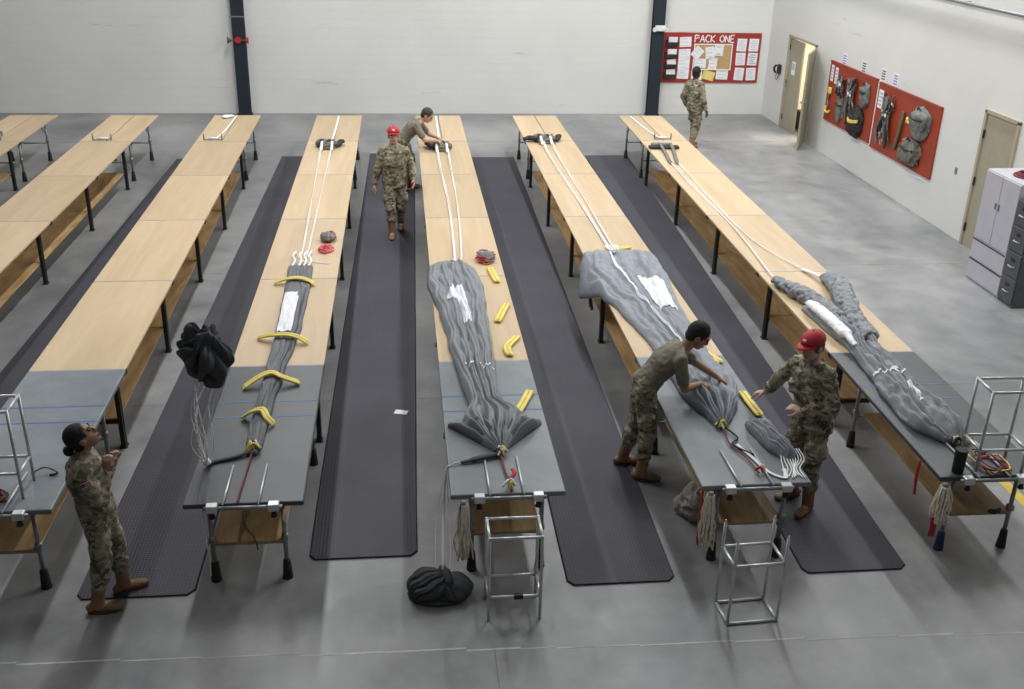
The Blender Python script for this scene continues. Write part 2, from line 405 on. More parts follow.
MB().tube([hp-nx*0.06+Vector((0, 0, 1.02)), hp+nx*0.06+Vector((0, 0, 1.02))], 0.025, 10).build('knob', 'tube_grey', lf2)
# the lit room behind the door
rm = MB().box((11.2, 23.4, 1.4), (0.1, 4.2, 2.8)).box((10.2, 25.45, 1.4), (2.0, 0.1, 2.8)).box((10.2, 21.35, 1.4), (2.0, 0.1, 2.8)).box((10.2, 23.4, 2.85), (2.1, 4.2, 0.1))
struct(rm.build('wall_side_room', 'warm_wall'))
ld = bpy.data.lights.new('side_room_lamp', 'AREA'); ld.energy = 70; ld.size = 0.8; ld.color = (1, 0.93, 0.8)
lo = bpy.data.objects.new('side_room_lamp', ld); C.objects.link(lo); lo.location = (10.1, 23.2, 2.75)
t = thing('office_chair', 'dark chair seen through the open doorway', 'chair', (9.55, 23.15, 0), R(40))
MB().box((0, 0, 0.47), (0.48, 0.46, 0.09)).build('seat', 'gear_black', t, bevel=0.03, bseg=2)
MB().box((0, 0.22, 0.82), (0.44, 0.07, 0.55)).build('backrest', 'gear_black', t, bevel=0.03, bseg=2)
MB().tube([(0, 0, 0.43), (0, 0, 0.08)], 0.03, 8).build('pillar', 'black_steel', t)
for k in range(5):
    a = k*2*math.pi/5; MB().tube([(0, 0, 0.10), (0.27*math.cos(a), 0.27*math.sin(a), 0.05)], 0.02, 6).build('foot', 'black_steel', t); MB().ball((0.27*math.cos(a), 0.27*math.sin(a), 0.028), 0.027, None, 8, 6).build('caster', 'rubber', t)
t = thing('black_crate', 'black crate on the floor inside the open doorway', 'crate', (9.55, 23.72, 0))
MB().box((0, 0, 0.21), (0.42, 0.42, 0.42)).build('body', 'gear_black', t, bevel=0.015); MB().box((0, 0, 0.435), (0.45, 0.45, 0.03)).build('lid', 'gear_black', t, bevel=0.008)
# wall telephone
t = thing('wall_telephone', 'black telephone on the wall beside the open door', 'telephone', (XR-0.001, 24.62, 1.27))
MB().box((-0.03, 0, 0), (0.06, 0.16, 0.22)).build('base', 'gear_black', t, bevel=0.012)
MB().tube(catmull([(-0.07, 0.09, 0.09), (-0.11, 0.10, 0.03), (-0.11, 0.10, -0.04), (-0.07, 0.09, -0.1)]), 0.025, 8).build('handset', 'gear_black', t, True)
MB().tube(catmull([(-0.05, 0.06, -0.1), (-0.06, 0.12, -0.2), (-0.05, 0.02, -0.24), (-0.03, -0.03, -0.11)]), 0.008, 6).build('cord', 'gear_black', t, True)
# second door, closed
fr = door_frame('door_2', 14.44, 15.36, 2.12)
MB().box((XR+0.005, 14.90, 1.05), (0.03, 0.86, 2.1)).build('door_leaf', 'door_paint', fr, bevel=0.004)
for z in (0.3, 1.05, 1.8): MB().box((XR-0.03, 15.32, z), (0.02, 0.03, 0.13)).build('hinge', 'black_steel', fr)
MB().box((XR-0.004, 15.95, 1.05), (0.012, 0.07, 0.11)).build('t', 'tube_grey')
o = bpy.data.objects['t']; o.name = 'wall_switch'; tag(o, 'small grey switch plate on the right wall left of the closed door', 'switch')

# ------------------------------------------------------------------ notice board on the back wall
yb = YB-0.02
t = thing('notice_board', 'red notice board lettered PACK ONE on the back wall', 'notice board', (7.63, yb, 1.375))
MB().box((0, 0, 0), (2.44, 0.03, 1.19)).build('panel', 'board_red', t, bevel=0.004)
def stroke(mb, pts, wd=0.028): mb.tube([(x, -0.018, z) for x, z in pts], wd/2, 6, True, 0.35, hint=Vector((0, 1, 0)))
LET = {'P': [[(0, 0), (0, 1)], [(0, 1), (.6, .95), (.65, .65), (0, .5)]], 'A': [[(0, 0), (.35, 1)], [(.35, 1), (.7, 0)], [(.13, .38), (.57, .38)]], 'C': [[(.65, .9), (.3, 1), (0, .65), (0, .3), (.3, 0), (.65, .1)]],
       'K': [[(0, 0), (0, 1)], [(.62, 1), (0, .45), (.65, 0)]], 'O': [[(.35, 0), (.02, .3), (.02, .7), (.35, 1), (.68, .7), (.68, .3), (.35, 0)]], 'N': [[(0, 0), (0, 1)], [(0, 1), (.62, 0)], [(.62, 0), (.62, 1)]], 'E': [[(.6, 0), (0, 0)], [(0, 0), (0, 1)], [(0, 1), (.6, 1)], [(0, .5), (.5, .5)]]}
lx = 7.185-7.63
for ch in 'PACK ONE':
    if ch == ' ': lx += 0.09; continue
    mb = MB()
    for st in LET[ch]: stroke(mb, [(lx+px*0.155, 0.455+pz*0.165-0.08) for px, pz in st])
    mb.build('letter', 'white_paint', t); lx += 0.133
t = thing('cork_board', 'small framed cork board in the middle of the red PACK ONE board', 'cork board', (7.66, yb-0.016, 1.40))
MB().box((0, -0.006, 0), (0.92, 0.012, 0.58)).build('panel', 'cork', t)
for s in (-1, 1):
    MB().box((s*0.47, -0.01, 0), (0.025, 0.02, 0.63)).build('frame_side', 'white_paint', t); MB().box((0, -0.01, s*0.30), (0.92, 0.02, 0.025)).build('frame_rail', 'white_paint', t)
def sheet(x, z, sx, sz, rot, label, dep=0.019, prints=3, col='paper', pc='ink_pale', X=None):
    s = thing('paper_sheet', label, 'paper', (x, yb-dep, z)); s.rotation_euler = (0, R(rot), 0)
    MB().box((0, 0, 0), (sx, 0.004, sz)).build('sheet', col, s)
    mb = MB()
    for k in range(prints): mb.box((random.uniform(-.1, .02)*sx, -0.003, sz*(0.32-0.64*k/max(1, prints-1))), (sx*random.uniform(.45, .75), 0.002, sz*0.045))
    if prints: mb.build('print', pc, s)
    return s
RN = ['topmost', 'second', 'third', 'lowest']
for k, z in enumerate((1.752, 1.468, 1.229, 0.989)):
    sheet(6.955, z, 0.29, 0.235, random.uniform(-3, 3), '%s white sheet in the column beside the black trays of the PACK ONE board' % RN[k], prints=3 if k != 3 else 5, pc='ink_pale')
    t = thing('wall_tray', '%s black document tray at the left end of the PACK ONE board' % RN[k], 'tray', (6.61, yb-0.017, z-0.02))
    MB().box((0, -0.012, 0.0), (0.30, 0.012, 0.13)).build('back', 'gear_black', t); MB().box((0, -0.06, -0.055), (0.30, 0.10, 0.012)).build('floor', 'gear_black', t); MB().box((0, -0.105, -0.02), (0.30, 0.012, 0.085)).build('front', 'gear_black', t)
    t2 = MB().box((6.63, yb-0.065, z+0.045), (0.22, 0.02, 0.15), Matrix.Rotation(R(random.uniform(-6, 6)), 3, 'Y')).build('paper_stack', 'paper'); tag(t2, 'white papers standing in the %s black tray of the PACK ONE board' % RN[k], 'paper')
for j, x in enumerate((8.37, 8.67)):
    for k, z in enumerate((1.69, 1.355, 0.995)):
        sheet(x, z, 0.24, 0.30, random.uniform(-3, 3), '%s sheet in the %s column at the right end of the PACK ONE board' % (RN[k], ('left', 'rightmost')[j]), prints=5, pc='ink' if (j, k) == (1, 1) else 'ink_pale')
sheet(7.94, 0.98, 0.30, 0.24, 2, 'white sheet below the right end of the cork board', prints=3)
sheet(7.30, 0.965, 0.27, 0.25, 0, 'white sheet below the cork board beside the standing soldier', prints=3)
sheet(7.60, 0.955, 0.30, 0.22, 14, 'tilted colourful leaflet below the cork board', col='yellow_vinyl', prints=4, pc='paper', dep=0.025)
sheet(7.265, 1.50, 0.23, 0.27, 38, 'strongly tilted sheet at the upper left of the cork board', dep=0.05)
sheet(7.585, 1.50, 0.22, 0.28, -6, 'upright sheet at the top middle of the cork board', dep=0.033)
sheet(7.80, 1.56, 0.22, 0.26, 3, 'sheet with dark blue picture at the top right of the cork board', dep=0.04, prints=2, pc='ink', col='paper')
sheet(7.36, 1.25, 0.29, 0.22, 0, 'wide sheet at the lower left of the cork board', dep=0.033)
sheet(7.68, 1.24, 0.21, 0.27, 3, 'upright sheet at the lower middle of the cork board', dep=0.033)

# ------------------------------------------------------------------ red gear boards on the right wall
def gear_board(y0, y1, z0, z1, label):
    t = thing('gear_board', label, 'display board', (XR-0.02, (y0+y1)/2, (z0+z1)/2))
    MB().box((0, 0, 0), (0.035, y1-y0, z1-z0)).build('panel', 'red_paint', t)
    for s in (-1, 1): MB().box((-0.015, 0, s*(z1-z0-0.03)/2), (0.03, y1-y0, 0.03)).build('rail', 'red_paint', t)
    return t
gear_board(19.27, 21.58, 0.735, 1.955, 'red display board nearest the open door hung with parachute gear')
g = gear_board(16.71, 19.17, 0.70, 1.93, 'red display board nearest the grey cabinets hung with parachute gear')
MB().box((0.0, 1.255, 0), (0.04, 0.03, 1.24)).build('edge_strip', 'white_paint', g)
xb = XR-0.04
def onwall(y, z): return y*1.0078, 5.235-(5.235-z)*1.0078
def pack(y, z, ry, rz_, mat, name, label, cat, seed, thick=0.12, band=None):
    y, z = onwall(y, z)
    t = thing(name, label, cat, (xb, y, z))
    bm = bmesh.new(); bmesh.ops.create_icosphere(bm, subdivisions=4, radius=1)
    for v in bm.verts:
        n = noise.noise(v.co*1.5+Vector((seed, 0, 0)))*0.34 + abs(noise.noise(v.co*2.6+Vector((0, seed, 0))))*-0.42+.1
        k = 1+n; q = v.co*k
        def sq(a): return math.copysign(abs(a)**0.75, a)
        v.co = Vector((sq(q.x)*thick, sq(q.y)*ry, sq(q.z)*rz_))
        v.co.x = min(v.co.x, 0.0) - 0.0
    for f in bm.faces: f.smooth = True
    me = bpy.data.meshes.new('body'); bm.to_mesh(me); bm.free(); link('body', me, mat, t)
    fl = MB(); fl.tube(catmull([(-thick*0.9, -ry*0.8, rz_*0.35), (-thick*1.12, 0, rz_*0.28), (-thick*0.9, ry*0.8, rz_*0.4)]), 0.016, 6).build('flap_edge', 'gear_black', t, True)
    MB().tube(catmull([(-thick*0.6, -ry*.2, rz_*0.9), (-thick*0.8, 0, rz_*1.15), (-thick*0.6, ry*.2, rz_*0.9)]), 0.012, 6).build('carry_handle', 'gear_black', t, True)
    if band:
        for dz in (0.1, -0.02): MB().tube(catmull([(-thick*0.7, -ry*0.85, rz_*(dz+.12)), (-thick*1.2, 0, rz_*dz), (-thick*0.7, ry*0.85, rz_*(dz+.22))]), 0.02, 6).build('yellow_strap', 'yellow_vinyl', t, True)
    return t
def harness(y, z, sy, sz, label, seed, n=9, mats=('gear_camo', 'gear_black', 'gear_grey', 'paper')):
    y, z = onwall(y, z); rnd = random.Random(seed); t = thing('parachute_harness', label, 'harness', (xb, y, z))
    for k in range(n):
        x0 = rnd.uniform(-.5, .5)*sy; z0 = sz*0.5*rnd.uniform(.5, 1); x1 = x0+rnd.uniform(-.35, .35)*sy; z1 = -sz*0.5*rnd.uniform(.3, 1)
        pts = [(-0.025-.004*k, x0, z0), (-0.05-.004*k, x0*.4+rnd.uniform(-.2, .2)*sy, z0*.5+z1*.1), (-0.05-.004*k, x1*.8+rnd.uniform(-.2, .2)*sy, z0*.1+z1*.5), (-0.025-.004*k, x1, z1)]
        MB().tube(catmull(pts), 0.024, 6, True, 0.4).build('strap', mats[k % 3], t, True)
        if k % 3 != 2: MB().box((-0.075-.004*k, pts[1][1], pts[1][2]), (0.02, 0.05, 0.045)).build('buckle', 'aluminium' if k % 4 else 'paper', t, bevel=0.006)
    for k in range(n):
        yy, zz = rnd.uniform(-.5, .5)*sy, rnd.uniform(-.45, .48)*sz; a0 = rnd.uniform(0, 6)
        MB().tube([(-.06-.03*rnd.random(), yy+.035*math.cos(a0+a), zz+.045*math.sin(a0+a)) for a in (0, 1.3, 2.6, 3.9, 5.0)], .011, 6).build('ring', ('aluminium', 'gear_black', 'gear_camo', 'nylon_grey')[k % 4], t, True)
        if k % 3 == 0: MB().box((-.05, yy*.8, zz*.9), (.05, .09, .07), Matrix.Rotation(a0, 3, 'X')).build('pouch', ('gear_camo', 'gear_grey', 'nylon_grey')[k//3 % 3], t, bevel=.012)
    return t
pack(19.50, 1.60, 0.17, 0.22, 'gear_grey', 'reserve_pack', 'small grey pack at the top right of the far red board', 'pack', 3)
pack(19.72, 1.06, 0.27, 0.27, 'gear_black', 'parachute_pack', 'black pack crossed by yellow straps on the far red board', 'pack', 8, 0.15, True)
pack(20.62, 1.12, 0.17, 0.25, 'gear_grey', 'padded_seat', 'flat grey pad at the lower left of the far red board', 'pad', 5, 0.06)
harness(20.62, 1.56, 0.34, 0.42, 'tangle of grey webbing at the upper left of the far red board', 11, 14)
harness(20.10, 1.40, 0.36, 0.95, 'long black and grey harness in the middle of the far red board', 12, 18)
t = thing('yellow_ripcord', 'yellow strap with hook at the left edge of the far red board', 'strap', (xb, *onwall(21.2, 1.2)))
MB().box((-0.02, 0.02, 0.19), (0.03, 0.16, 0.13)).build('tab', 'yellow_vinyl', t, bevel=0.01); MB().tube(catmull([(-0.02, 0, 0.12), (-0.03, 0.05, 0), (-0.03, 0.0, -0.1), (-0.02, 0.02, -0.18)]), 0.018, 6).build('cable', 'gear_grey', t, True); MB().tube(catmull([(-.02, .1, -0.14), (-.03, .08, -.25), (-.03, -.08, -.25), (-.02, -.09, -.2)]), 0.025, 6).build('hook', 'yellow_vinyl', t, True)
harness(18.40, 1.36, 0.40, 1.0, 'long dark harness on the near red board', 21, 16)
t = thing('olive_strap', 'curved olive strap in the middle of the near red board', 'strap', (xb, *onwall(17.9, 1.28)))
MB().tube(catmull([(-.02, -.06, .35), (-.04, -.06, .15), (-.04, -.02, -.1), (-.02, .09, -.36)]), [0.05]*24+[0.03], 8, True, 0.35).build('strap', 'olive', t, True)
t = thing('yellow_tie', 'small yellow tie beside the upper pack of the near red board', 'strap', (xb, *onwall(17.58, 1.52)))
MB().tube(catmull([(-.02, .1, -.05), (-.05, .03, .05), (-.05, -.03, -.03), (-.02, -.12, .04)]), 0.02, 6).build('tie', 'yellow_vinyl', t, True)
pack(17.14, 1.57, 0.30, 0.25, 'gear_grey', 'parachute_pack', 'upper grey pack with dark opening on the near red board', 'pack', 31, 0.16)
pack(17.32, 1.02, 0.33, 0.23, 'gear_camo', 'parachute_pack', 'lower mottled grey pack on the near red board', 'pack', 44, 0.16)
def wallcard(y, z, sy, sz, label, pc, name='wall_card', rot=0, x=XR-0.003):
    y, z = onwall(y, z)
    t = thing(name, label, 'card', (x, y, z)); t.rotation_euler = (R(rot), 0, 0)
    MB().box((0, 0, 0), (0.004, sy, sz)).build('sheet', 'paper', t); mb = MB()
    for k in range(4): mb.box((-0.003, 0, sz*(0.3-0.2*k)), (0.002, sy*0.7, sz*0.11))
    mb.build('print', pc, t)
for y, pc, lb in ((20.83, 'purple_ink', 'purple printed card above the far red board, nearest the door'), (19.87, 'ink', 'dark printed card above the right part of the far red board'), (18.98, 'ink', 'dark printed card above the left end of the near red board'), (18.47, 'purple_ink', 'purple printed card above the near red board')):
    wallcard(y, 2.08, 0.22, 0.24, lb, pc)
wallcard(21.26, 1.74, 0.13, 0.33, 'narrow sheet at the left corner of the far red board', 'ink_pale', 'paper_sheet', 0, xb-0.001); wallcard(21.04, 1.72, 0.13, 0.33, 'narrow sheet second from the left corner of the far red board', 'ink_pale', 'paper_sheet', 0, xb-0.001)
wallcard(18.87, 1.66, 0.19, 0.34, 'white sheet at the upper left of the near red board', 'ink_pale', 'paper_sheet', 0, xb-0.001)

# ------------------------------------------------------------------ cabinets
t = thing('storage_cabinet', 'tall pale lavender steel cabinet with two doors over two drawers', 'cabinet', (8.66, 13.39, 0))
MB().box((0.0, 0, 0.82), (0.62, 0.90, 1.64)).build('body', 'lavender_steel', t, bevel=0.006)
for s, hh in ((1, -1), (-1, 1)):
    d = MB().box((-0.318, s*0.2235, 1.13), (0.02, 0.437, 0.985)).build('door', 'lavender_steel', t, bevel=0.005)
    MB().box((-0.335, s*0.2235-s*0.18, 1.2), (0.03, 0.02, 0.09)).build('handle', 'tube_grey', d, bevel=0.004)
for z in (0.47, 0.17):
    d = MB().box((-0.318, 0, z), (0.02, 0.885, 0.285)).build('drawer', 'lavender_steel', t, bevel=0.005)
    MB().box((-0.33, 0, z+0.14), (0.012, 0.86, 0.012)).build('pull_edge', 'gear_black', d)
t = thing('filing_cabinet', 'dark grey four-drawer filing cabinet beside the lavender cabinet', 'cabinet', (8.66, 12.73, 0))
MB().box((0, 0, 0.74), (0.66, 0.38, 1.48)).build('body', 'file_steel', t, bevel=0.006)
for k in range(4):
    d = MB().box((-0.338, 0, 0.22+k*0.355), (0.02, 0.35, 0.335)).build('drawer', 'file_steel', t, bevel=0.006)
    MB().tube([(-0.345, -0.06, 0.2+k*0.355), (-0.375, -0.05, 0.2+k*0.355), (-0.375, 0.05, 0.2+k*0.355), (-0.345, 0.06, 0.2+k*0.355)], 0.009, 6).build('handle', 'aluminium', d)
    MB().box((-0.35, 0, 0.29+k*0.355), (0.006, 0.09, 0.045)).build('label_holder', 'gear_black', d)
t = thing('cable_coil', 'dark red coil of cable on top of the lavender cabinet', 'cable', (8.66, 13.35, 1.64))
for k in range(3): MB().tube([(math.cos(a*math.pi/12)*(0.18-k*.03), math.sin(a*math.pi/12)*(0.2-k*.03), 0.012+k*0.018) for a in range(25)], 0.013, 6).build('loop', 'maroon_cord', t, True)
t = MB().box((8.66, 13.02, 1.645), (0.3, 0.22, 0.008), Matrix.Rotation(R(12), 3, 'Z')).build('paper_sheet', 'paper'); tag(t, 'white paper lying on top of the lavender cabinet', 'paper')

# ------------------------------------------------------------------ floor mats
def floor_mat(pts, label):
    n = 40; vs_ = []; fs = []
    x0a, x0b, y0, x1a, x1b, y1 = pts
    me = MB(); rows = []
    for i in range(n+1):
        k = i/n; y = y0+(y1-y0)*k; a = x0a+(x1a-x0a)*k; bb = x0b+(x1b-x0b)*k
        if i == 0: a += 0.05; bb -= 0.05
        if i == 1: y = y0+0.06
        rows.append((a, bb, y))
    for a, bb, y in rows:
        zz = 0.016
        me.v += [Vector((a, y, 0.001)), Vector((a+0.012, y, zz)), Vector((bb-0.012, y, zz)), Vector((bb, y, 0.001))]
    for i in range(n):
        q = i*4
        for k in range(4): me.f.append([q+k, q+(k+1) % 4, q+4+(k+1) % 4, q+4+k])
    me.f.append([0, 1, 2, 3]); e = n*4; me.f.append([e+3, e+2, e+1, e])
    o = me.build('floor_mat', 'mat_rubber'); tag(o, label, 'mat', 'black anti-fatigue floor mats'); return o
floor_mat((-4.62, -3.72, 7.1, -4.45, -3.55, 21.1), 'black rubber floor mat left of the table where the woman stands')
floor_mat((-2.62, -1.70, 6.96, -2.40, -1.5, 21.28), 'black rubber floor mat beneath the woman throwing the pilot parachute')
floor_mat((-0.84, 0.07, 7.36, -0.62, 0.30, 21.5), 'black rubber floor mat with the walking man and a scrap of paper')
floor_mat((1.275, 2.18, 6.86, 1.44, 2.34, 21.15), 'black rubber floor mat under the boots of the leaning man in tan shirt')
floor_mat((3.26, 4.18, 6.88, 3.85, 4.76, 21.28), 'black rubber floor mat under the boots of the rightmost red-capped man')
# silver edging visible beside two mats
sc = MB().box((-0.05, 9.95, 0.0185), (0.14, 0.09, 0.003), Matrix.Rotation(R(-15), 3, 'Z')).build('paper_scrap', 'paper'); tag(sc, 'small white paper scrap lying on the black floor mat', 'paper')

# ------------------------------------------------------------------ packing tables
SEAM = [7.05, 9.56, 12.04, 14.48, 16.90, 19.29, 21.60]
Wt = 0.914
MC = {}
def cached(key, fn):
    if key not in MC: MC[key] = fn()
    return MC[key]
def tube_leg(x, y, top, rad=0.019):
    return MB().tube([(x, y, 0.16), (x, y, top)], rad, 10).box((x, y, 0.40), (0.05, 0.05, 0.05))
TABLES = {0: (-7.24, -7.21), 1: (-5.32, -5.27), 2: (-3.165, -3.25), 3: (-1.27, -1.215), 4: (0.80, 0.785), 5: (2.84, 2.785), 6: (4.875, 5.03)}
def table(k, label, padmat, tape):
    xn, xf = TABLES[k]
    t = thing('packing_table', label, 'table', (xn, SEAM[0], 0), -math.atan((xf-xn)/(SEAM[-1]-SEAM[0])), 'parachute packing tables')
    Y = [y-SEAM[0] for y in SEAM]
    # padded near section
    def fpad(): return MB().box((0, 0, 0), (Wt+0.01, Y[1]-0.006, 0.045)).mesh('pad', False, 0.012, 3)
    me = cached(('pad', padmat), fpad)
    o = link('padded_top', me, padmat, t); o.location = (0, Y[1]/2, TH-0.0205)
    if tape:
        for yy in (1.43, 1.73):
            a, b2 = (-0.455, 0.455) if tape == 2 else (-0.44, 0.44)
            q = MB().box((0, yy, TH+0.0028), (b2-a, 0.022 if tape == 2 else 0.016, 0.0016)).build('tape_line', 'blue_tape' if tape == 2 or k == 4 else 'blue_tape', t)
    for i in range(1, 6):
        L = Y[i+1]-Y[i]
        if i == 5:
            for s in (-1, 1):
                me = cached(('half', s), lambda: MB().box((0, 0, 0), (Wt/2-0.012, L-0.01, 0.028)).mesh('panel', False, 0.003))
                o = link('panel', me, 'birch', t); o.location = (s*(Wt/4+0.005), (Y[i]+Y[i+1])/2, TH-0.014)
            MB().box((0, (Y[i]+Y[i+1])/2, TH-0.022), (0.02, L-0.01, 0.012)).build('centre_slot', 'seam', t)
        else:
            me = cached(('panel', i), lambda: MB().box((0, 0, 0), (Wt, L-0.012, 0.028)).mesh('panel', False, 0.003))
            o = link('panel', me, 'birch', t); o.location = (0, (Y[i]+Y[i+1])/2, TH-0.014)
        MB().box((0, Y[i], TH-0.02), (Wt-0.01, 0.05, 0.03)).build('joint_strip', 'seam', t)
        MB().box((0, Y[i], TH+0.0006), (Wt-0.01, 0.024, 0.0016)).build('seam_tape', 'seam_tape', t)
        for s in (-1, 1):
            MB().box((s*(Wt/2-0.005), Y[i], TH-0.03), (0.02, 0.07, 0.045)).build('joint_clip', 'black_steel', t)
    # side rails under the top
    for s in (-1, 1):
        MB().box((s*0.33, (Y[1]+Y[5])/2, TH-0.05), (0.035, Y[5]-Y[1]-0.05, 0.045)).build('side_rail', 'black_steel', t)
        MB().box((s*0.25, Y[1]/2, TH-0.062), (0.035, Y[1]-0.2, 0.035)).build('side_rail', 'tube_grey', t)
        MB().box((s*0.25, (Y[5]+Y[6])/2, TH-0.046), (0.035, Y[6]-Y[5]-0.2, 0.035)).build('side_rail', 'tube_grey', t)
    # black double-post legs
    def fpost(): return MB().box((-0.0, -0.024, 0.375), (0.045, 0.026, 0.73)).box((0.0, 0.024, 0.375), (0.045, 0.026, 0.73)).box((0, 0, 0.006), (0.07, 0.10, 0.012)).box((0, 0, 0.72), (0.05, 0.075, 0.04)).mesh('post')
    yl = [9.42, 11.72, 14.10, 16.50, 18.90]
    for y in yl:
        for s in (-1, 1):
            o = link('leg', cached('post', fpost), 'black_steel', t); o.location = (s*0.385, y-SEAM[0], 0)
        MB().box((0, y-SEAM[0], 0.275), (0.73, 0.03, 0.03)).build('cross_bar', 'black_steel', t)
        MB().box((0, y-SEAM[0], 0.735), (0.73, 0.03, 0.03)).build('cross_bar', 'black_steel', t)
    for y0, y1 in zip(yl, yl[1:]):
        me = cached(('shelf', round(y1-y0, 2)), lambda: MB().box((0, 0, 0), (0.80 if False else 0.73, y1-y0-0.012, 0.018)).mesh('shelf', False, 0.002))
        o = link('shelf_board', me, 'plywood', t); o.location = (0, (y0+y1)/2-SEAM[0], 0.30)
    # tubular trestles
    for y, c in ((0.10, 0.0), (1.90, 0.0), (12.45, 0.0), (14.0, 0.0)):
        hw = 0.285 if y < 1 else 0.36
        for s in (-1, 1):
            lg = tube_leg(s*hw, y, 0.715 if y < 1 else 0.722).build('leg', 'tube_grey', t, True)
            MB().tube([(s*hw, y, 0.0), (s*hw, y, 0.02), (s*hw, y, 0.17), (s*hw, y, 0.18)], [0.044, 0.042, 0.03, 0.02], 10).build('rubber_foot', 'rubber' if not (k == 6 and y < 1 and s < 0) else 'blue_rubber', lg, True)
            if y > 12: MB().tube([(s*hw, y, 0.5), (s*hw, y+(-0.25 if y > 13 else 0.25), 0.72)], 0.012, 6).build('brace', 'tube_grey', t)
        MB().tube([(-hw, y, 0.345), (hw, y, 0.345)], 0.013, 8).build('cross_tube', 'tube_grey', t, True)
        MB().tube([(-hw, y, 0.715), (hw, y, 0.715)], 0.013, 8).build('cross_tube', 'tube_grey', t, True)
    MB().box((0, 1.0, 0.366), (0.56, 1.84, 0.016)).build('shelf_board', 'plywood', t, bevel=0.002)
    # tension bar across the near end
    MB().tube([(-0.30, -0.03, TH-0.02), (0.30, -0.03, TH-0.02)], 0.017, 8).build('tension_bar', 'tube_grey', t, True)
    for s in (-1, 1):
        br = MB().box((s*0.235, -0.035, TH-0.012), (0.085, 0.07, 0.062)).build('bracket', 'aluminium', t, bevel=0.006)
        MB().tube([(s*0.235, -0.04, TH-0.045), (s*0.235, -0.04, TH-0.10)], [0.014, 0.026], 10).build('clamp_knob', 'rubber', br)
    for x in (-0.15, 0.12):
        MB().tube([(x, -0.04, TH+0.018), (x, 0.56, TH+0.014)], 0.009, 8).build('slide_rod', 'aluminium', t, True)
    return t
table(0, 'bare plywood packing table at the far left edge of the hall', 'pad_blue', 2)
table(1, 'bare plywood packing table second from the left', 'pad_blue', 2)
table(2, 'packing table with blue-grey padded end beside the woman, wood bare', 'pad_blue', 2)
table(3, 'packing table with the narrow folded canopy under four yellow weights', 'pad_dark', 1)
table(4, 'packing table with a broad flared canopy and loose yellow weights, centre', 'pad_green', 2)
table(5, 'packing table between the man leaning over it and the red-capped man', 'pad_green', 0)
table(6, 'rightmost packing table with a twisted canopy and a tube rack on it', 'pad_dark', 1)

# ------------------------------------------------------------------ tube racks
def rack(loc, rz, flip, label):
    t = thing('tube_rack', label, 'rack', loc, rz, 'aluminium tube racks')
    W, D, H = 0.40, 0.27, 0.765
    za = 0.012 if flip else H-0.012; zb = 0.545 if flip else 0.22
    for sx in (-1, 1):
        for sy in (-1, 1):
            p = MB().tube([(sx*W/2, sy*D/2, 0.0), (sx*W/2, sy*D/2, H)], 0.0125, 8).build('post', 'aluminium', t, True)
            if flip: MB().tube([(sx*W/2, sy*D/2, H), (sx*W/2, sy*D/2, H+0.025)], [0.009, 0.005], 8).build('tip', 'aluminium', p)
    for z in (za, zb):
        for s in (-1, 1):
            MB().tube([(-W/2, s*D/2, z), (W/2, s*D/2, z)], 0.0125, 8).build('rail', 'aluminium', t, True)
            MB().tube([(s*W/2, -D/2, z), (s*W/2, D/2, z)], 0.0125, 8).build('rail', 'aluminium', t, True)
    return t
rk = rack((0.80, 6.61, 0), 0, False, 'aluminium tube rack standing on the floor before the centre table')
MB().box((0.03, -0.135, 0.22), (0.07, 0.034, 0.036)).build('clamp', 'gear_black', rk)
rack((2.635, 6.43, 0), R(3), True, 'aluminium tube rack on the floor, open prongs up, before the red-capped man\'s table')
rack((4.94, 7.23, TH+0.002), R(-2), False, 'aluminium tube rack standing on top of the rightmost table')
rack((-3.16, 7.37, TH+0.002), R(0), False, 'aluminium tube rack standing on the blue-grey padded table end at left')

# ------------------------------------------------------------------ canopies
def canopy_surface(tab, nf, seed, edge=None, flat=0.35, nu=72, nv=170, hs=1.0, ph=0.0, twist=1.2, crum=0.13, wob=1.0):
    tab = sorted(tab); y0, y1 = tab[0][0], tab[-1][0]
    def S(u, v, lift=0.0):
        y = y0+(y1-y0)*v; xl, xr, h = interp(tab, y)
        jl = 0.018*noise.noise(Vector((seed, y*3.1, 0))); jr = 0.018*noise.noise(Vector((seed+9, y*3.1, 0)))
        x = xl+jl+(xr+jr-xl-jl)*u
        wv = wob*(0.9*noise.noise(Vector((u*2.2, y*0.9*twist, seed)))+0.35*noise.noise(Vector((u*5, y*2.5, seed+4))))
        a = 2*math.pi*(nf*u+wv)+ph
        rid = abs(math.sin(a/2))**0.62
        fine = abs(math.sin(math.pi*(nf*2.6*u+1.6*wv+noise.noise(Vector((u*3, y*1.7, seed+2))))))**0.7
        ed = max(0.0, 1-abs(2*u-1)**5)**0.5
        cr = noise.noise(Vector((x*16, y*7, seed+6)))
        z = h*hs*(0.012+ed*(flat+(0.8-flat)*rid+0.24*fine)+crum*cr*ed)
        z = TH+0.004+max(0.002, z)
        if edge is not None and x < edge: z -= (edge-x)*1.1+((edge-x)*2.2)**2
        return Vector((x, y, z+lift))
    return S
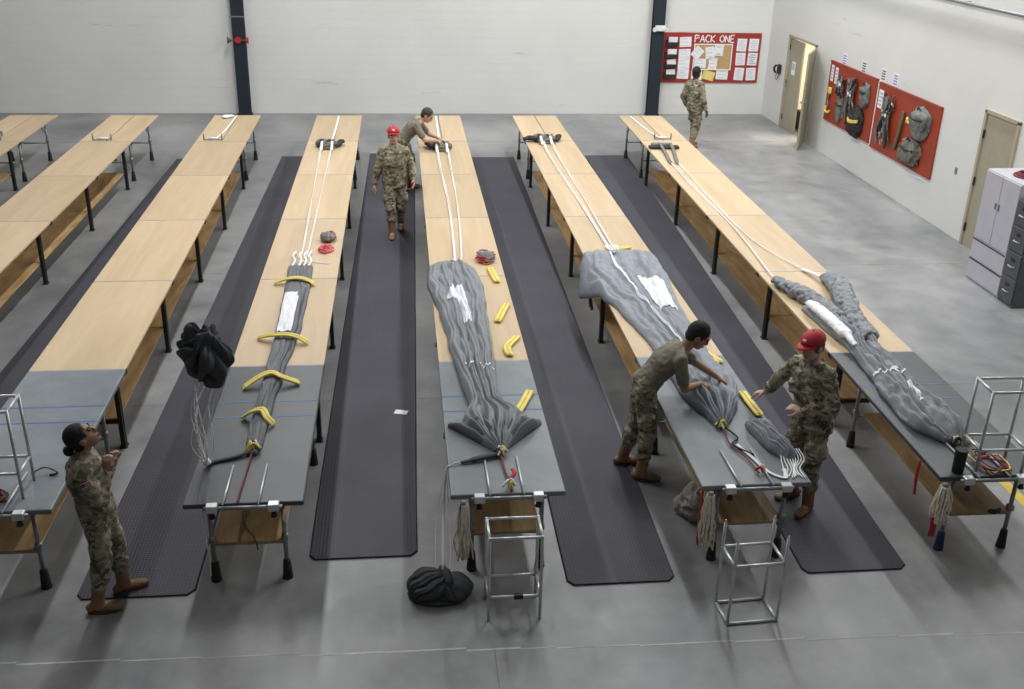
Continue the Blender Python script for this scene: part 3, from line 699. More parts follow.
def canopy_mesh(S, nu=72, nv=170, edge=None):
    mb = MB()
    for j in range(nv+1):
        for i in range(nu+1): mb.v.append(S(i/nu, j/nv))
    W1 = nu+1
    for j in range(nv):
        for i in range(nu): a = j*W1+i; mb.f.append([a, a+1, a+W1+1, a+W1])
    n0 = len(mb.v)
    for j in range(nv+1):      # hem that tucks down to the table
        for i in (0, nu):
            p = S(i/nu, j/nv); q = S(0.5, j/nv); d = (q-p); d.z = 0; d = d.normalized()*0.02 if d.length > 0 else d
            low = p.z-0.012 if (edge is not None and p.x < edge) else TH+0.0035
            mb.v.append(Vector((p.x+d.x, p.y, min(p.z, low))))
    for j in range(nv):
        a = j*W1; mb.f.append([a, a+W1, n0+2*(j+1), n0+2*j]); a = j*W1+nu; mb.f.append([a+W1, a, n0+2*j+1, n0+2*j+3])
    for j in (0, nv):
        e = n0+2*j; row = [j*W1+i for i in range(nu+1)]
        mb.f.append(row+[e+1, e])
    return mb
def patch(S, us, name, mat, parent, v0, v1, lift=0.011, n=36, m=60):   # us(v)->(u0,u1)
    mb = MB()
    for j in range(m+1):
        v = v0+(v1-v0)*j/m; a, b2 = us(j/m)
        for i in range(n+1): mb.v.append(S(a+(b2-a)*i/n, v, lift))
    for j in range(m):
        for i in range(n): q = j*(n+1)+i; mb.f.append([q, q+1, q+n+2, q+n+1])
    return mb.build(name, mat, parent, True)
def lines_group(name, parent, path, cnt, spread, rad=0.0052, mat='white_cord', dz=0.007):
    P = catmull(path, 6)
    for c in range(cnt):
        off = (c-(cnt-1)/2)*spread*.8; pts = []
        for i, p in enumerate(P):
            pts.append((p.x+off*(0.6+0.4*math.sin(i*0.3+c))+0.004*math.sin(i*0.7+c*2), p.y, p.z+dz*(c % 2)))
        MB().tube(pts, rad, 6).build(name, mat, parent, True)
def vv(tab, y): ys = [r[0] for r in tab]; return (y-min(ys))/(max(ys)-min(ys))
def tie(parent, x, y, n=7, seed=1, mats=('yellow_vinyl', 'white_cord', 'olive')):   # knotted cord ends at the gathered apex
    rnd = random.Random(seed)
    for k in range(n):
        a = rnd.uniform(0, 6.28); r = rnd.uniform(.03, .07)
        MB().tube(catmull([(x+r*math.cos(a), y+r*math.sin(a), TH+.03), (x+.4*r*math.cos(a+1), y+.4*r*math.sin(a+1), TH+.065+rnd.uniform(0, .03)), (x+r*math.cos(a+2), y+r*math.sin(a+2), TH+.035)], 5), 0.011, 6).build('tie_cord', mats[k % len(mats)], parent, True)

# canopy on table 3: long flat fold
T3 = [(12.43, -1.417, -1.11, .055), (11.86, -1.39, -1.09, .06), (10.33, -1.362, -1.10, .07), (9.46, -1.36, -1.166, .085), (8.58, -1.37, -1.208, .095), (7.95, -1.362, -1.219, .09), (7.78, -1.33, -1.255, .05)]
can = thing('parachute_canopy', 'narrow folded grey canopy held down by four yellow weights', 'parachute', (0, 0, 0), 0, 'grey parachute canopies on the tables')
S = canopy_surface(T3, 1.4, 3, flat=0.6, hs=0.75, ph=1.0)
canopy_mesh(S).build('canopy', 'nylon_mid', can, True)
patch(S, lambda k: (0.08, 0.66 if k < .9 else .6), 'white_panel', 'nylon_white', can, vv(T3, 10.30), vv(T3, 11.45))
for u0, y0, y1, dx in ((0.82, 11.6, 8.9, .05), (0.9, 11.2, 9.8, -.1)):   # dark strips painted as the shade inside the open fold
    patch(S, lambda k, u0=u0, dx=dx: (u0-.025+dx*k, u0+.02+dx*k), 'fold_shade', 'nylon_dark', can, vv(T3, y1), vv(T3, y0), 0.008, 4, 90)
lines_group('suspension_line', can, [(-1.40, 18.46, TH+.09), (-1.385, 17.9, TH+.02), (-1.33, 15, TH+.012), (-1.285, 12.9, TH+.02), (-1.29, 12.5, TH+.05)], 3, 0.013)
lines_group('suspension_line', can, [(-1.215, 18.46, TH+.09), (-1.22, 17.9, TH+.02), (-1.22, 15, TH+.012), (-1.215, 12.9, TH+.02), (-1.24, 12.5, TH+.05)], 3, 0.013)
for x in (-1.36, -1.28, -1.22, -1.16):
    MB().tube(catmull([(x, 12.95, TH+.03), (x-.02, 12.75, TH+.05), (x+.02, 12.55, TH+.055), (x, 12.38, TH+.04)]), 0.014, 6).build('line_loop', 'white_cord', can, True)
tie(can, -1.285, 7.86, 7, 5)
MB().tube(catmull([(-1.30, 7.82, TH+.03), (-1.42, 7.74, TH+.02), (-1.58, 7.68, TH+.018), (-1.63, 7.62, TH+.02)]), [0.022]*24+[0.014], 8, True, 0.6).build('bridle', 'nylon_dark', can, True)
MB().tube(catmull([(-1.29, 7.8, TH+.03), (-1.30, 7.5, TH+.02), (-1.31, 7.15, TH+.025), (-1.31, 7.04, TH+.02)]), 0.007, 6).build('tension_cord', 'maroon_cord', can, True)

# canopy on table 4: flared skirt, gathered apex
T4 = [(12.50, .52, .76, .05), (12.25, .31, .90, .10), (11.70, .284, .96, .12), (10.80, .395, .935, .12), (9.97, .455, .915, .12), (9.02, .53, .882, .12), (8.55, .58, .90, .12), (8.25, .50, 1.09, .15), (8.05, .55, 1.04, .14), (7.85, .64, .93, .12), (7.68, .76, .83, .07)]
can = thing('parachute_canopy', 'grey canopy with wide skirt and bunched dark apex on the centre table', 'parachute', (0, 0, 0), 0, 'grey parachute canopies on the tables')
S = canopy_surface(T4, 4.2, 11, flat=0.22, ph=0.4, twist=.45, wob=.75, crum=.09)
canopy_mesh(S).build('canopy', 'nylon_grey', can, True)
patch(S, lambda k: (0.44-.20*smoothstep((k-.55)/.12)+.16*smoothstep((k-.7)/.3), 0.62-.05*k), 'white_panel', 'nylon_white', can, vv(T4, 10.35), vv(T4, 11.45))
patch(S, lambda k: (0.2+0.0*k, 0.45), 'white_tape', 'nylon_white', can, vv(T4, 9.25), vv(T4, 9.285), 0.012, 24, 3); patch(S, lambda k: (0.58, 0.97), 'white_tape', 'nylon_white', can, vv(T4, 9.21), vv(T4, 9.245), 0.012, 24, 3)
mb = MB(); nth, nt_ = 90, 26      # cloth gathered at the apex: a fan of pleats converging on the tie
for lay in (0, 1):
    n0 = len(mb.v)
    for a_ in range(nth+1):
        k = a_/nth; th = R(50+80*k); rr = (.60+.05*math.cos(2*math.pi*k)+.035*math.sin(k*19)+.02*math.sin(k*47))*(1-.10*math.sin(math.pi*k)); pl = abs(math.sin(math.pi*8.5*k+.6*math.sin(9*k)))**.6; ed = max(0, 1-abs(2*k-1)**6)**.5
        for b_ in range(nt_+1):
            tt = b_/nt_; hgt = (.02+.12*smoothstep(tt/.65)*(1-.75*smoothstep((tt-.78)/.22)))*(.35+.65*ed)
            z = TH+.006+hgt*(.45+.55*pl)+.012*math.sin(tt*11+k*23)*tt if lay == 0 else TH+.0045
            mb.v.append(Vector((.79+math.cos(th)*rr*tt*1.0, 7.66+math.sin(th)*rr*tt*1.02, max(TH+.005, z) if lay == 0 else z)))
    for a_ in range(nth):
        for b_ in range(nt_): q = n0+a_*(nt_+1)+b_; mb.f.append([q, q+1, q+nt_+2, q+nt_+1])
n1 = (nth+1)*(nt_+1)
for a_ in range(nth): q = a_*(nt_+1)+nt_; mb.f.append([q, q+nt_+1, n1+q+nt_+1, n1+q])
for a_ in (0, nth):
    for b_ in range(nt_): q = a_*(nt_+1)+b_; mb.f.append([q, q+1, n1+q+1, n1+q])
mb.build('gathered_apex', 'nylon_mid', can, True)
lines_group('suspension_line', can, [(.655, 18.25, TH+.1), (.67, 17.6, TH+.02), (.70, 15, TH+.012), (.665, 12.75, TH+.03), (.62, 12.35, TH+.10)], 4, 0.016)
lines_group('suspension_line', can, [(.845, 18.25, TH+.1), (.85, 17.6, TH+.02), (.83, 15, TH+.012), (.755, 12.75, TH+.03), (.70, 12.4, TH+.10)], 3, 0.016)
tie(can, .79, 7.66, 8, 6)
MB().tube(catmull([(.78, 7.64, TH+.03), (.62, 7.58, TH+.03), (.45, 7.53, TH+.018)]), [0.03]*12+[0.02]*5, 8, True, 0.6).build('bridle', 'nylon_dark', can, True)
MB().tube(catmull([(.79, 7.62, TH+.03), (.80, 7.4, TH+.02), (.82, 7.2, TH+.025), (.83, 7.06, TH+.02)]), 0.009, 6).build('tension_cord', 'maroon_cord', can, True)
MB().tube(catmull([(.83, 7.22, TH+.03), (.87, 7.28, TH+.05), (.86, 7.36, TH+.04)]), 0.018, 6, True, .5).build('red_tab', 'red_strap', can, True)
tie(can, .82, 7.12, 3, 8, ('white_cord', 'yellow_vinyl'))

# canopy on table 5: wide sheet being folded by the two men
T5 = [(12.80, 2.36, 3.27, .05), (12.5, 2.25, 3.285, .09), (12.02, 2.20, 3.275, .10), (11.17, 2.345, 3.20, .09), (10.82, 2.42, 3.17, .08), (9.97, 2.56, 3.15, .08), (9.3, 2.6, 3.16, .09), (8.75, 2.60, 3.19, .13), (8.4, 2.66, 3.09, .15), (8.15, 2.74, 2.95, .12), (8.0, 2.79, 2.86, .07)]
can = thing('parachute_canopy', 'broad silvery canopy with white square being folded by two men', 'parachute', (0, 0, 0), 0, 'grey parachute canopies on the tables')
S = canopy_surface(T5, 4.0, 23, edge=2.36, flat=0.25, ph=2.0, hs=1.25, twist=.45, wob=.8, crum=.16)
canopy_mesh(S, edge=2.36).build('canopy', 'nylon_blue', can, True)
patch(S, lambda k: (0.56+.02*(1-k), 0.9-.02*k), 'white_panel', 'nylon_white', can, vv(T5, 10.70), vv(T5, 11.62))
patch(S, lambda k: (0.38+.15*(1-k)-.002, 0.38+.15*(1-k)+.026), 'white_tape', 'nylon_white', can, vv(T5, 8.9), vv(T5, 12.75), 0.012, 4, 160)
lines_group('suspension_line', can, [(2.62, 18.82, TH+.1), (2.64, 18.0, TH+.02), (2.70, 15, TH+.012), (2.73, 12.95, TH+.03), (2.74, 12.6, TH+.10)], 4, 0.016)
lines_group('suspension_line', can, [(2.78, 18.82, TH+.1), (2.79, 18.0, TH+.02), (2.80, 15, TH+.012), (2.79, 12.95, TH+.03), (2.78, 12.6, TH+.10)], 3, 0.016)
for k in range(4): MB().tube(catmull([(2.70+.04*k, 13.05, TH+.03), (2.68+.05*k, 12.9, TH+.06), (2.70+.03*k, 12.72, TH+.08)]), 0.014, 6).build('line_loop', 'white_cord', can, True)
tie(can, 2.82, 8.0, 7, 7)
MB().tube(catmull([(2.83, 7.98, TH+.03), (2.80, 7.7, TH+.02), (2.87, 7.45, TH+.02), (2.9, 7.2, TH+.02)]), 0.007, 6).build('tension_cord', 'maroon_cord', can, True)
MB().tube(catmull([(2.84, 7.97, TH+.03), (2.90, 7.8, TH+.02), (2.82, 7.68, TH+.02), (2.95, 7.5, TH+.02)]), 0.009, 6).build('tension_cord', 'gear_black', can, True)
tie(can, 2.92, 7.22, 3, 9, ('red_strap', 'white_cord', 'yellow_vinyl'))

# canopy on table 6: twisted heap with two sleeves
T6 = [(10.75, 4.56, 5.10, .09), (10.2, 4.60, 5.03, .13), (9.58, 4.66, 4.99, .15), (9.2, 4.62, 4.98, .13), (8.9, 4.60, 4.99, .12), (8.5, 4.55, 4.97, .14), (8.1, 4.52, 5.0, .17), (7.85, 4.55, 5.0, .16), (7.68, 4.66, 4.95, .13), (7.6, 4.72, 4.9, .08)]
can = thing('parachute_canopy', 'twisted grey canopy with two sleeves on the rightmost table', 'parachute', (0, 0, 0), 0, 'grey parachute canopies on the tables')
S = canopy_surface(T6, 3.2, 37, flat=0.3, ph=0.0, twist=2.4, crum=0.34)
mb = canopy_mesh(S)
mb.build('canopy', 'nylon_grey', can, True)
mb = MB().tube(catmull([(4.53, 11.60, TH+.06), (4.62, 11.25, TH+.08), (4.74, 10.85, TH+.085), (4.80, 10.3, TH+.08)]), [0.05]*3+[0.07]*6+[0.10]*16, 14, True, 0.75)
mb.tube(catmull([(5.23, 11.66, TH+.05), (5.22, 11.3, TH+.09), (5.12, 10.9, TH+.095), (4.98, 10.2, TH+.1), (4.94, 9.7, TH+.1)]), [0.10]*6+[0.12]*14+[0.09]*13, 14, True, 0.75)
link('sleeve', remeshed(mb, 'sleeve', 0.014, 2, 0.022, 9, 3), 'nylon_grey', can)
mb = MB().tube(catmull([(4.64, 10.72, TH+.10), (4.66, 10.4, TH+.12), (4.68, 9.9, TH+.125), (4.69, 9.5, TH+.11)]), [0.06]*3+[0.075]*16+[0.04]*6, 12, True, 0.6)
link('white_panel', remeshed(mb, 'white_panel', 0.012, 2, 0.006, 12), 'nylon_white', can)
patch(S, lambda k: (0.02, 0.98), 'white_tape', 'nylon_white', can, vv(T6, 8.86), vv(T6, 8.90), 0.012, 60, 3)
patch(S, lambda k: (0.40+.25*math.sin(k*2.4+.2)-.02, 0.40+.25*math.sin(k*2.4+.2)+.05), 'white_tape', 'nylon_white', can, vv(T6, 8.15), vv(T6, 8.88), 0.013, 4, 60)
lines_group('suspension_line', can, [(4.69, 17.45, TH+.03), (4.69, 16, TH+.012), (4.70, 13.8, TH+.012), (4.58, 11.85, TH+.03), (4.55, 11.6, TH+.06)], 3, 0.013)
lines_group('suspension_line', can, [(4.81, 17.45, TH+.03), (4.79, 15.5, TH+.012), (4.79, 13.3, TH+.012), (5.08, 11.95, TH+.03), (5.18, 11.6, TH+.06)], 2, 0.012)
MB().tube(catmull([(5.06, 12.05, TH+.02), (5.12, 11.8, TH+.05), (5.17, 11.6, TH+.06)]), 0.028, 6, True, .6).build('line_loop', 'white_cord', can, True)
tie(can, 4.80, 7.58, 10, 4, ('white_cord', 'olive', 'yellow_vinyl', 'gear_black')); tie(can, 4.93, 7.62, 7, 14, ('yellow_vinyl', 'gear_black', 'white_cord'))

# pilot parachutes -------------------------------------------------
def crumple(rad, seed, sub=5, flat=1.0, amp=0.5, sc=1.5):
    bm = bmesh.new(); bmesh.ops.create_icosphere(bm, subdivisions=sub, radius=1)
    for v in bm.verts:
        p = v.co.copy()
        n = 1-amp*abs(noise.noise(p*sc+Vector((seed, 0, 0))))*1.6 - amp*0.5*abs(noise.noise(p*sc*2.4+Vector((0, seed, 0)))) - amp*.22*abs(noise.noise(p*sc*5+Vector((0, 0, seed)))) + 0.25
        v.co = Vector((p.x*rad[0]*n, p.y*rad[1]*n, p.z*rad[2]*n))
    for f in bm.faces: f.smooth = True
    me = bpy.data.meshes.new('crumple'); bm.to_mesh(me); bm.free(); return me
def fold_dome(c, rad, pole, nf, amp, seed, sub=5, lump=.15, twk=1.6):
    bm = bmesh.new(); bmesh.ops.create_icosphere(bm, subdivisions=sub, radius=1)
    x, y, d = frame_from(Vector(pole))
    for v in bm.verts:
        p = v.co.copy(); cz = p.dot(d); a = math.atan2(p.dot(y), p.dot(x)); st = math.sqrt(max(0, 1-cz*cz))
        tw = noise.noise(p*1.2+Vector((seed, 0, 0)))
        n = 1+amp*(abs(math.sin(nf*a/2+twk*tw+cz))**.65-.6)*st+amp*.35*(abs(math.sin(nf*1.3*a+3*tw+2*cz))**.7-.6)*st+lump*noise.noise(p*1.5+Vector((0, seed, 3)))
        v.co = Vector(c)+Vector((p.x*rad[0]*n, p.y*rad[1]*n, p.z*rad[2]*n)); v.co.z = max(v.co.z, .003) if c[2] < .5 and c[2] > 0 else v.co.z
    for f_ in bm.faces: f_.smooth = True
    me = bpy.data.meshes.new('canopy'); bm.to_mesh(me); bm.free(); return me
pp = Vector((-1.475, 7.2, 1.97))
t = thing('pilot_parachute', 'dark crumpled pilot parachute flying in the air beside the woman', 'parachute', pp)
link('canopy', fold_dome((0, 0, 0), (.143, .14, .212), (.5, -.2, .85), 6, .50, 3.0, 6, .55, 4.0), 'nylon_dark', t)
end = Vector((-1.63, 7.62, TH+.03))-pp
for k in range(9):
    a = k*2*math.pi/9; s0 = Vector((0.10*math.cos(a), 0.08*math.sin(a), -0.2)); bl = 0.05+0.03*math.sin(k*1.7)
    m1 = s0.lerp(end, 0.35)+Vector((-.06+bl*math.cos(a*2), bl*math.sin(a), 0.02)); m2 = s0.lerp(end, 0.75)+Vector((-.04+bl*math.sin(a*3), 0.02, 0))
    MB().tube(catmull([s0, m1, m2, end+Vector((0.012*math.cos(a), .012*math.sin(a), 0.01))], 6), 0.0045, 5).build('line', 'white_cord', t, True)
MB().ball(end+Vector((0, 0, 0.02)), (0.035, 0.035, 0.03)).build('knot', 'white_cord', t, True)
t = thing('pilot_parachute', 'dark crumpled pilot parachute lying on the floor by the rope hank', 'parachute', (0.235, 6.86, 0))
link('canopy', fold_dome((-.07, -.02, .075), (.17, .17, .13), (.75, .3, .65), 11, .22, 5.0, 6, .10), 'nylon_dark', t)
link('canopy_lobe', fold_dome((.10, -.03, .055), (.155, .15, .09), (-.6, .7, .6), 9, .26, 9.0, 5, .15), 'nylon_dark', t)
MB().tube(catmull([(.03, .10, .16), (.05, .02, .175), (.08, -.08, .13), (.10, -.16, .05)]), [.03]*8+[.045]*9+[.03]*8, 10).build('canopy_roll', 'nylon_dark', t, True)
MB().tube([(0.235*math.cos(a*.2618), 0.165*math.sin(a*.2618)-.02, 0.02) for a in range(25)], 0.019, 8).build('hem', 'nylon_dark', t, True)
for k, (dx, r) in enumerate(((-0.004, .006), (0.006, .006), (-.05, .003), (.05, .003))):
    MB().tube(catmull([(0.44-.235, 7.54-6.86, TH+.02), (0.36-.235, 7.50-6.86, TH+.012), (.325-.235, 7.48-6.86, TH-.03), (0.29-.235+dx, 7.33-6.86, .45), (.27-.235+dx*1.2, 6.93-6.86, .24), (.265-.235+dx*.5, 6.90-6.86, .15)], 6), r, 6).build('cord', 'white_cord', t, True)

# harness packs on the tables ---------------------------------------
def trayed_pack(x, y, sx, label, seed, right=True, mat='gear_camo'):
    t = thing('parachute_container', label, 'pack', (x, y, TH), 0, 'parachute containers at the far panel seam')
    mb = MB().ball((0, 0, .055), (sx*.55, .19, .06)).ball((-sx*.35, .05, .06), (.12, .12, .07)).ball((sx*.35, .02, .05), (.10, .12, .055))
    link('body', remeshed(mb, 'body', 0.014, 2, 0.018, 12, seed), mat, t)
    rnd = random.Random(seed)
    for k in range(4): MB().tube(catmull([(-sx*.5+k*sx*.3, -.1, .08), (-sx*.4+k*sx*.27, .0, .14), (-sx*.45+k*sx*.3, .12, .08)]), .028, 6, True, .4).build('strap', ('gear_black', 'gear_grey')[k % 2], t, True)
    e = 1 if right else -1
    MB().tube(catmull([(e*sx*.45, -.05, .05), (e*sx*.75, -.02, .05), (e*sx*.9, .14, .08), (e*sx*1.05, .22, .04)]), [.05]*10+[.06]*10+[.035]*5, 8, True, .6).build('leg_strap', 'gear_black', t, True)
    MB().tube([(-sx*.5, -.2, .03), (sx*.6, -.2, .03)], .02, 6, True, .6).build('tray_edge', 'gear_grey', t, True)
    for xx in (-.09, .09): MB().tube(catmull([(xx, -.05, .12), (xx, -.2, .07), (xx, -.34, .03)], 5), .024, 6, True, .35).build('riser', 'white_cord', t, True)
    return t
trayed_pack(-1.30, 18.82, 0.26, 'camouflage parachute container on the folded-canopy table', 2)
trayed_pack(0.74, 18.66, 0.26, 'camouflage parachute container under the hands of the far leaning man', 5, False)
t = trayed_pack(2.70, 19.22, 0.30, 'dark parachute container reaching past the table edge, third from right', 9)
MB().tube(catmull([(-.15, 0, .06), (-.3, .02, .07), (-.40, .0, .05)]), [.08]*10+[.06]*7, 8, True, .6).build('side_flap', 'gear_black', t, True)
t = thing('parachute_container', 'flat grey harness with two long risers on the rightmost table', 'pack', (4.84, 18.66, TH), 0, 'parachute containers at the far panel seam')
MB().box((0, 0, .03), (.56, .16, .05)).build('body', 'gear_black', t, bevel=.02, bseg=2); MB().box((-.05, .08, .055), (.34, .14, .06)).build('pad', 'gear_grey', t, bevel=.02, bseg=2)
for x0, x1 in ((-.07, -.14), (.13, -.02)): MB().tube(catmull([(x0, .06, .09), (x0*.9, -.25, .04), (x1, -1.05, .02), (x1, -1.2, .02)]), .034, 6, True, .35).build('riser', 'gear_grey', t, True)
# seam clevises with upright pins and white straps on far panels
def clevis(x, y, label, wd=0.16, straps=True):
    t = thing('seam_clevis', label, 'bracket', (x, y, TH), 0, 'metal brackets at the far panel seam')
    MB().box((0, 0, .008), (wd*2.1, .05, .016)).build('base', 'tube_grey', t, bevel=.003)
    for s in (-1, 1): MB().tube([(s*wd, 0, .01), (s*wd, 0, .12)], .014, 8).build('pin', 'tube_grey', t, True)
    MB().tube([(-wd*.5, .03, .028), (wd*.55, .03, .028)], .03, 8, True, .6).build('sleeve', 'white_cord', t, True)
    return t
def webbing(pts, label, mat='white_cord', r=.022):
    o = MB().tube(catmull(pts), r, 6, True, .3).build('webbing_strap', mat, None, True); tag(o, label, 'strap'); return o
clevis(-5.36, 19.40, 'metal bracket with pins on the second table from the left')
clevis(-3.40, 19.40, 'metal bracket with pins on the table beside the woman')
clevis(5.00, 19.42, 'metal bracket with pins behind the harness on the rightmost table')
t = clevis(-7.28, 19.40, 'metal bracket with pins on the leftmost table')
MB().tube(catmull([(.1, .06, .03), (.14, .12, .08), (.13, .16, .12)]), .03, 6).build('strap_end', 'gear_grey', t, True)
webbing([(-3.36, 19.46, TH+.02), (-3.3, 20.1, TH+.012), (-3.26, 21.5, TH+.01)], 'white webbing strap on the far panel of the table beside the woman')
webbing([(-1.24, 19.0, TH+.09), (-1.24, 19.5, TH+.014), (-1.22, 21.5, TH+.01)], 'pale webbing strap on the far panel of the folded-canopy table', 'white_cord')
webbing([(0.74, 18.95, TH+.09), (0.73, 19.6, TH+.014), (0.74, 21.5, TH+.01)], 'white webbing strap on the far panel of the centre table')
webbing([(4.93, 19.5, TH+.03), (4.88, 20.0, TH+.012), (4.80, 21.5, TH+.01)], 'white webbing strap on the far panel of the rightmost table')
t = MB().ball((-3.44, 21.35, TH+.03), (.09, .12, .025)).ball((-3.36, 21.42, TH+.025), (.06, .08, .02)).build('cotton_cloth', 'white_cord', None, True); tag(t, 'small white cloth at the far end of the table beside the woman', 'cloth')

# yellow weights -----------------------------------------------------
def weight(pts, label, zs=None, wd=0.022):
    P = [Vector((x, y, z)) for x, y, z in pts]; c = sum(P, Vector())/len(P)
    t = thing('yellow_weight', label, 'weight', (c.x, c.y, TH), 0, 'yellow shot-bag weights')
    path = catmull([Vector((p.x-c.x, p.y-c.y, (p.z-TH-.024)*.75+.024)) for p in P], 8); d = (P[-1]-P[0]); d.z = 0; d.normalize(); s = Vector((-d.y, d.x, 0))
    for k in (-1, 1):
        rs = [wd*(0.35 if i in (0, len(path)-1) else 1) for i in range(len(path))]
        MB().tube([p+s*k*wd*0.95 for p in path], rs, 10, True, 0.62, hint=None).build('shot_tube', 'yellow_vinyl', t, True)
    MB().tube([p+Vector((0, 0, .010)) for p in path], .006, 6).build('seam', 'yellow_paint', t, True)
    for e in (0, -1): MB().box(path[e], (.014, wd*3.4, .012), Matrix.Rotation(math.atan2(d.y, d.x), 3, 'Z')).build('end_tab', 'yellow_vinyl', t, bevel=.004)
    return t
q = TH+.024
weight([(-1.515, 11.84, q), (-1.41, 11.86, q+.05), (-1.25, 11.86, q+.075), (-1.12, 11.82, q+.05), (-1.05, 11.78, q)], 'farthest of the yellow weights across the narrow folded canopy', wd=.021)
weight([(-1.52, 10.22, q), (-1.38, 10.16, q+.07), (-1.22, 10.13, q+.09), (-1.1, 10.10, q+.07), (-1.0, 10.06, q)], 'yellow weight just below the white panel of the narrow folded canopy', wd=.021)
weight([(-1.52, 9.04, q), (-1.38, 9.15, q+.08), (-1.27, 9.2, q+.10), (-1.16, 9.14, q+.07), (-1.01, 9.12, q)], 'yellow weight arched over the folded canopy on the grey padded top', wd=.021)
weight([(-1.45, 8.44, q), (-1.36, 8.42, q+.09), (-1.27, 8.42, q+.11), (-1.22, 8.32, q+.07), (-1.17, 8.30, q)], 'nearest and shortest yellow weight wrapped over the folded canopy', wd=.021)
weight([(1.085, 12.28, q), (1.11, 12.0, q), (1.135, 11.78, q)], 'yellow weight beside the purple cords on the centre table')
weight([(1.025, 10.54, q), (1.10, 10.8, q), (1.18, 11.06, q)], 'straight yellow weight midway along the wood of the centre table')
weight([(1.075, 9.64, q), (1.06, 9.83, q), (1.12, 9.97, q), (1.20, 10.12, q)], 'bent yellow weight at the end of the wood of the centre table')
weight([(0.995, 8.34, q), (1.09, 8.58, q), (1.18, 8.82, q)], 'yellow weight on the grey padded top beside the bunched dark apex')
weight([(2.54, 12.88, q), (2.66, 12.86, q), (2.86, 12.93, q+.01), (3.03, 13.02, q)], 'yellow weight across the far end of the broad silvery canopy', wd=.021)
weight([(3.05, 9.72, q), (3.12, 9.55, q), (3.20, 9.35, q)], 'yellow weight behind the head and arm of the leaning man', wd=.024)
weight([(3.215, 8.68, q), (3.22, 8.45, q), (3.235, 8.2, q)], 'yellow weight under the hand of the rightmost red-capped man')

# loose items ----------------------------------------------------------
def cords(x, y, label, mats, seed, n=6, r=.07, body=None, cr=.010):
    t = thing('cord_tangle', label, 'cords', (x, y, TH)); rnd = random.Random(seed)
    if body: link('pouch', crumple((.10, .13, .055), seed, 3, amp=.4), body, t).location = (0, 0, .05)
    for k in range(n):
        a = rnd.uniform(0, 6.28); pts = []
        for j in range(5): a += rnd.uniform(.7, 1.6); rr = r*rnd.uniform(.6, 1.4); pts.append((rr*math.cos(a), rr*1.4*math.sin(a), rnd.uniform(.012, .05 if not body else .09)))
        MB().tube(catmull(pts, 5), cr, 6).build('cord', mats[k % len(mats)], t, True)
    return t
cords(-0.985, 13.50, 'orange and grey cords on the folded-canopy table', ('orange_strap', 'gear_grey', 'gear_black'), 3, 7, .075, 'gear_grey')
cords(-0.985, 13.07, 'pink cord tangle on the folded-canopy table', ('pink_cord',), 4, 7, .08)
o = MB().box((-1.04, 12.60, TH+.004), (.26, .035, .006), Matrix.Rotation(R(-20), 3, 'Z')).build('ruler_strip', 'ink_pale'); tag(o, 'thin pale strip beside the pink cords', 'strip')
cords(1.07, 12.62, 'grey pouch with red and purple cords on the centre table', ('purple_cord', 'red_strap', 'orange_strap', 'gear_grey', 'purple_cord'), 6, 9, .10, 'gear_grey')
t = thing('folded_parachute', 'small crumpled grey parachute with white lines before the red-capped man', 'parachute', (3.19, 7.68, TH))
TF = [(8.06, 3.05, 3.20, .05), (7.95, 3.04, 3.25, .11), (7.75, 3.07, 3.28, .13), (7.58, 3.10, 3.30, .13), (7.46, 3.16, 3.31, .10), (7.41, 3.20, 3.29, .05)]
S = canopy_surface(TF, 3.4, 51, flat=.2, crum=.22, twist=3)
mb = canopy_mesh(S, 60, 60)
for q_ in mb.v: q_ -= Vector((3.19, 7.68, TH))
mb.build('cloth', 'nylon_blue', t, True)
for k in range(9):
    a = k*.7; MB().tube(catmull([(.0+.02*k, -.16, .05), (-.03+.025*k, -.28, .02), (-.06+.02*k+.03*math.sin(a), -.42, .012), (-.10+.022*k, -.55+.02*math.sin(a*2), .012)], 5), .006, 5).build('line', 'white_cord', t, True)
webbing([(2.86, 7.68, TH+.02), (2.93, 7.45, TH+.014), (2.99, 7.22, TH+.014), (3.10, 7.12, TH+.014), (3.13, 7.25, TH+.02)], 'white webbing strap lying on the padded top before the red-capped man', 'white_cord', .018)
t = thing('black_canister', 'black cylinder standing near the gathered apex on the rightmost table', 'canister', (4.60, 7.14, TH+.002))
MB().tube([(0, 0, 0), (0, 0, .20)], [.048, .052], 16).build('body', 'rubber', t); MB().tube([(0, 0, .2), (0, 0, .212)], [.054, .05], 16).build('rim', 'gear_black', t)
def hank(x, y, ztop, zlow, label, seed, w_=.05, n=46, mat='rope'):
    t = thing('rope_hank', label, 'rope', (x, y, 0), 0, 'hanks of pale rope hung from table ends'); rnd = random.Random(seed); mb = MB()
    for k in range(n):
        a = rnd.uniform(0, 6.28); r = w_*math.sqrt(rnd.random()); z1 = zlow+rnd.uniform(0, .14); cx, cy = r*math.cos(a), r*math.sin(a)
        mb.tube(catmull([(cx*.6, cy*.6, ztop), (cx+rnd.uniform(-.02, .02), cy+rnd.uniform(-.02, .02), ztop*.6+z1*.4), (cx*1.1+rnd.uniform(-.03, .03), cy*1.1, ztop*.3+z1*.7), (cx*1.2+rnd.uniform(-.03, .03), cy+rnd.uniform(-.02, .02), z1)], 4), .0065, 5)
    mb.build('strands', mat, t, True)
    MB().tube([(0, 0, ztop-.05), (0, 0, ztop+.02)], w_*.55, 10).build('binding', 'gear_grey', t, True)
    return t
hank(0.435, 7.0, TH-.045, .19, 'pale rope hank hung from the centre table beside the floor parachute', 1)
hank(2.44, 7.0, TH-.045, .20, 'pale rope hank hung next to a red strap under the red-capped man\'s table', 2, .045)
hank(4.435, 7.0, TH-.045, .36, 'short pale rope hank above the blue foot of the rightmost table', 3, .055)
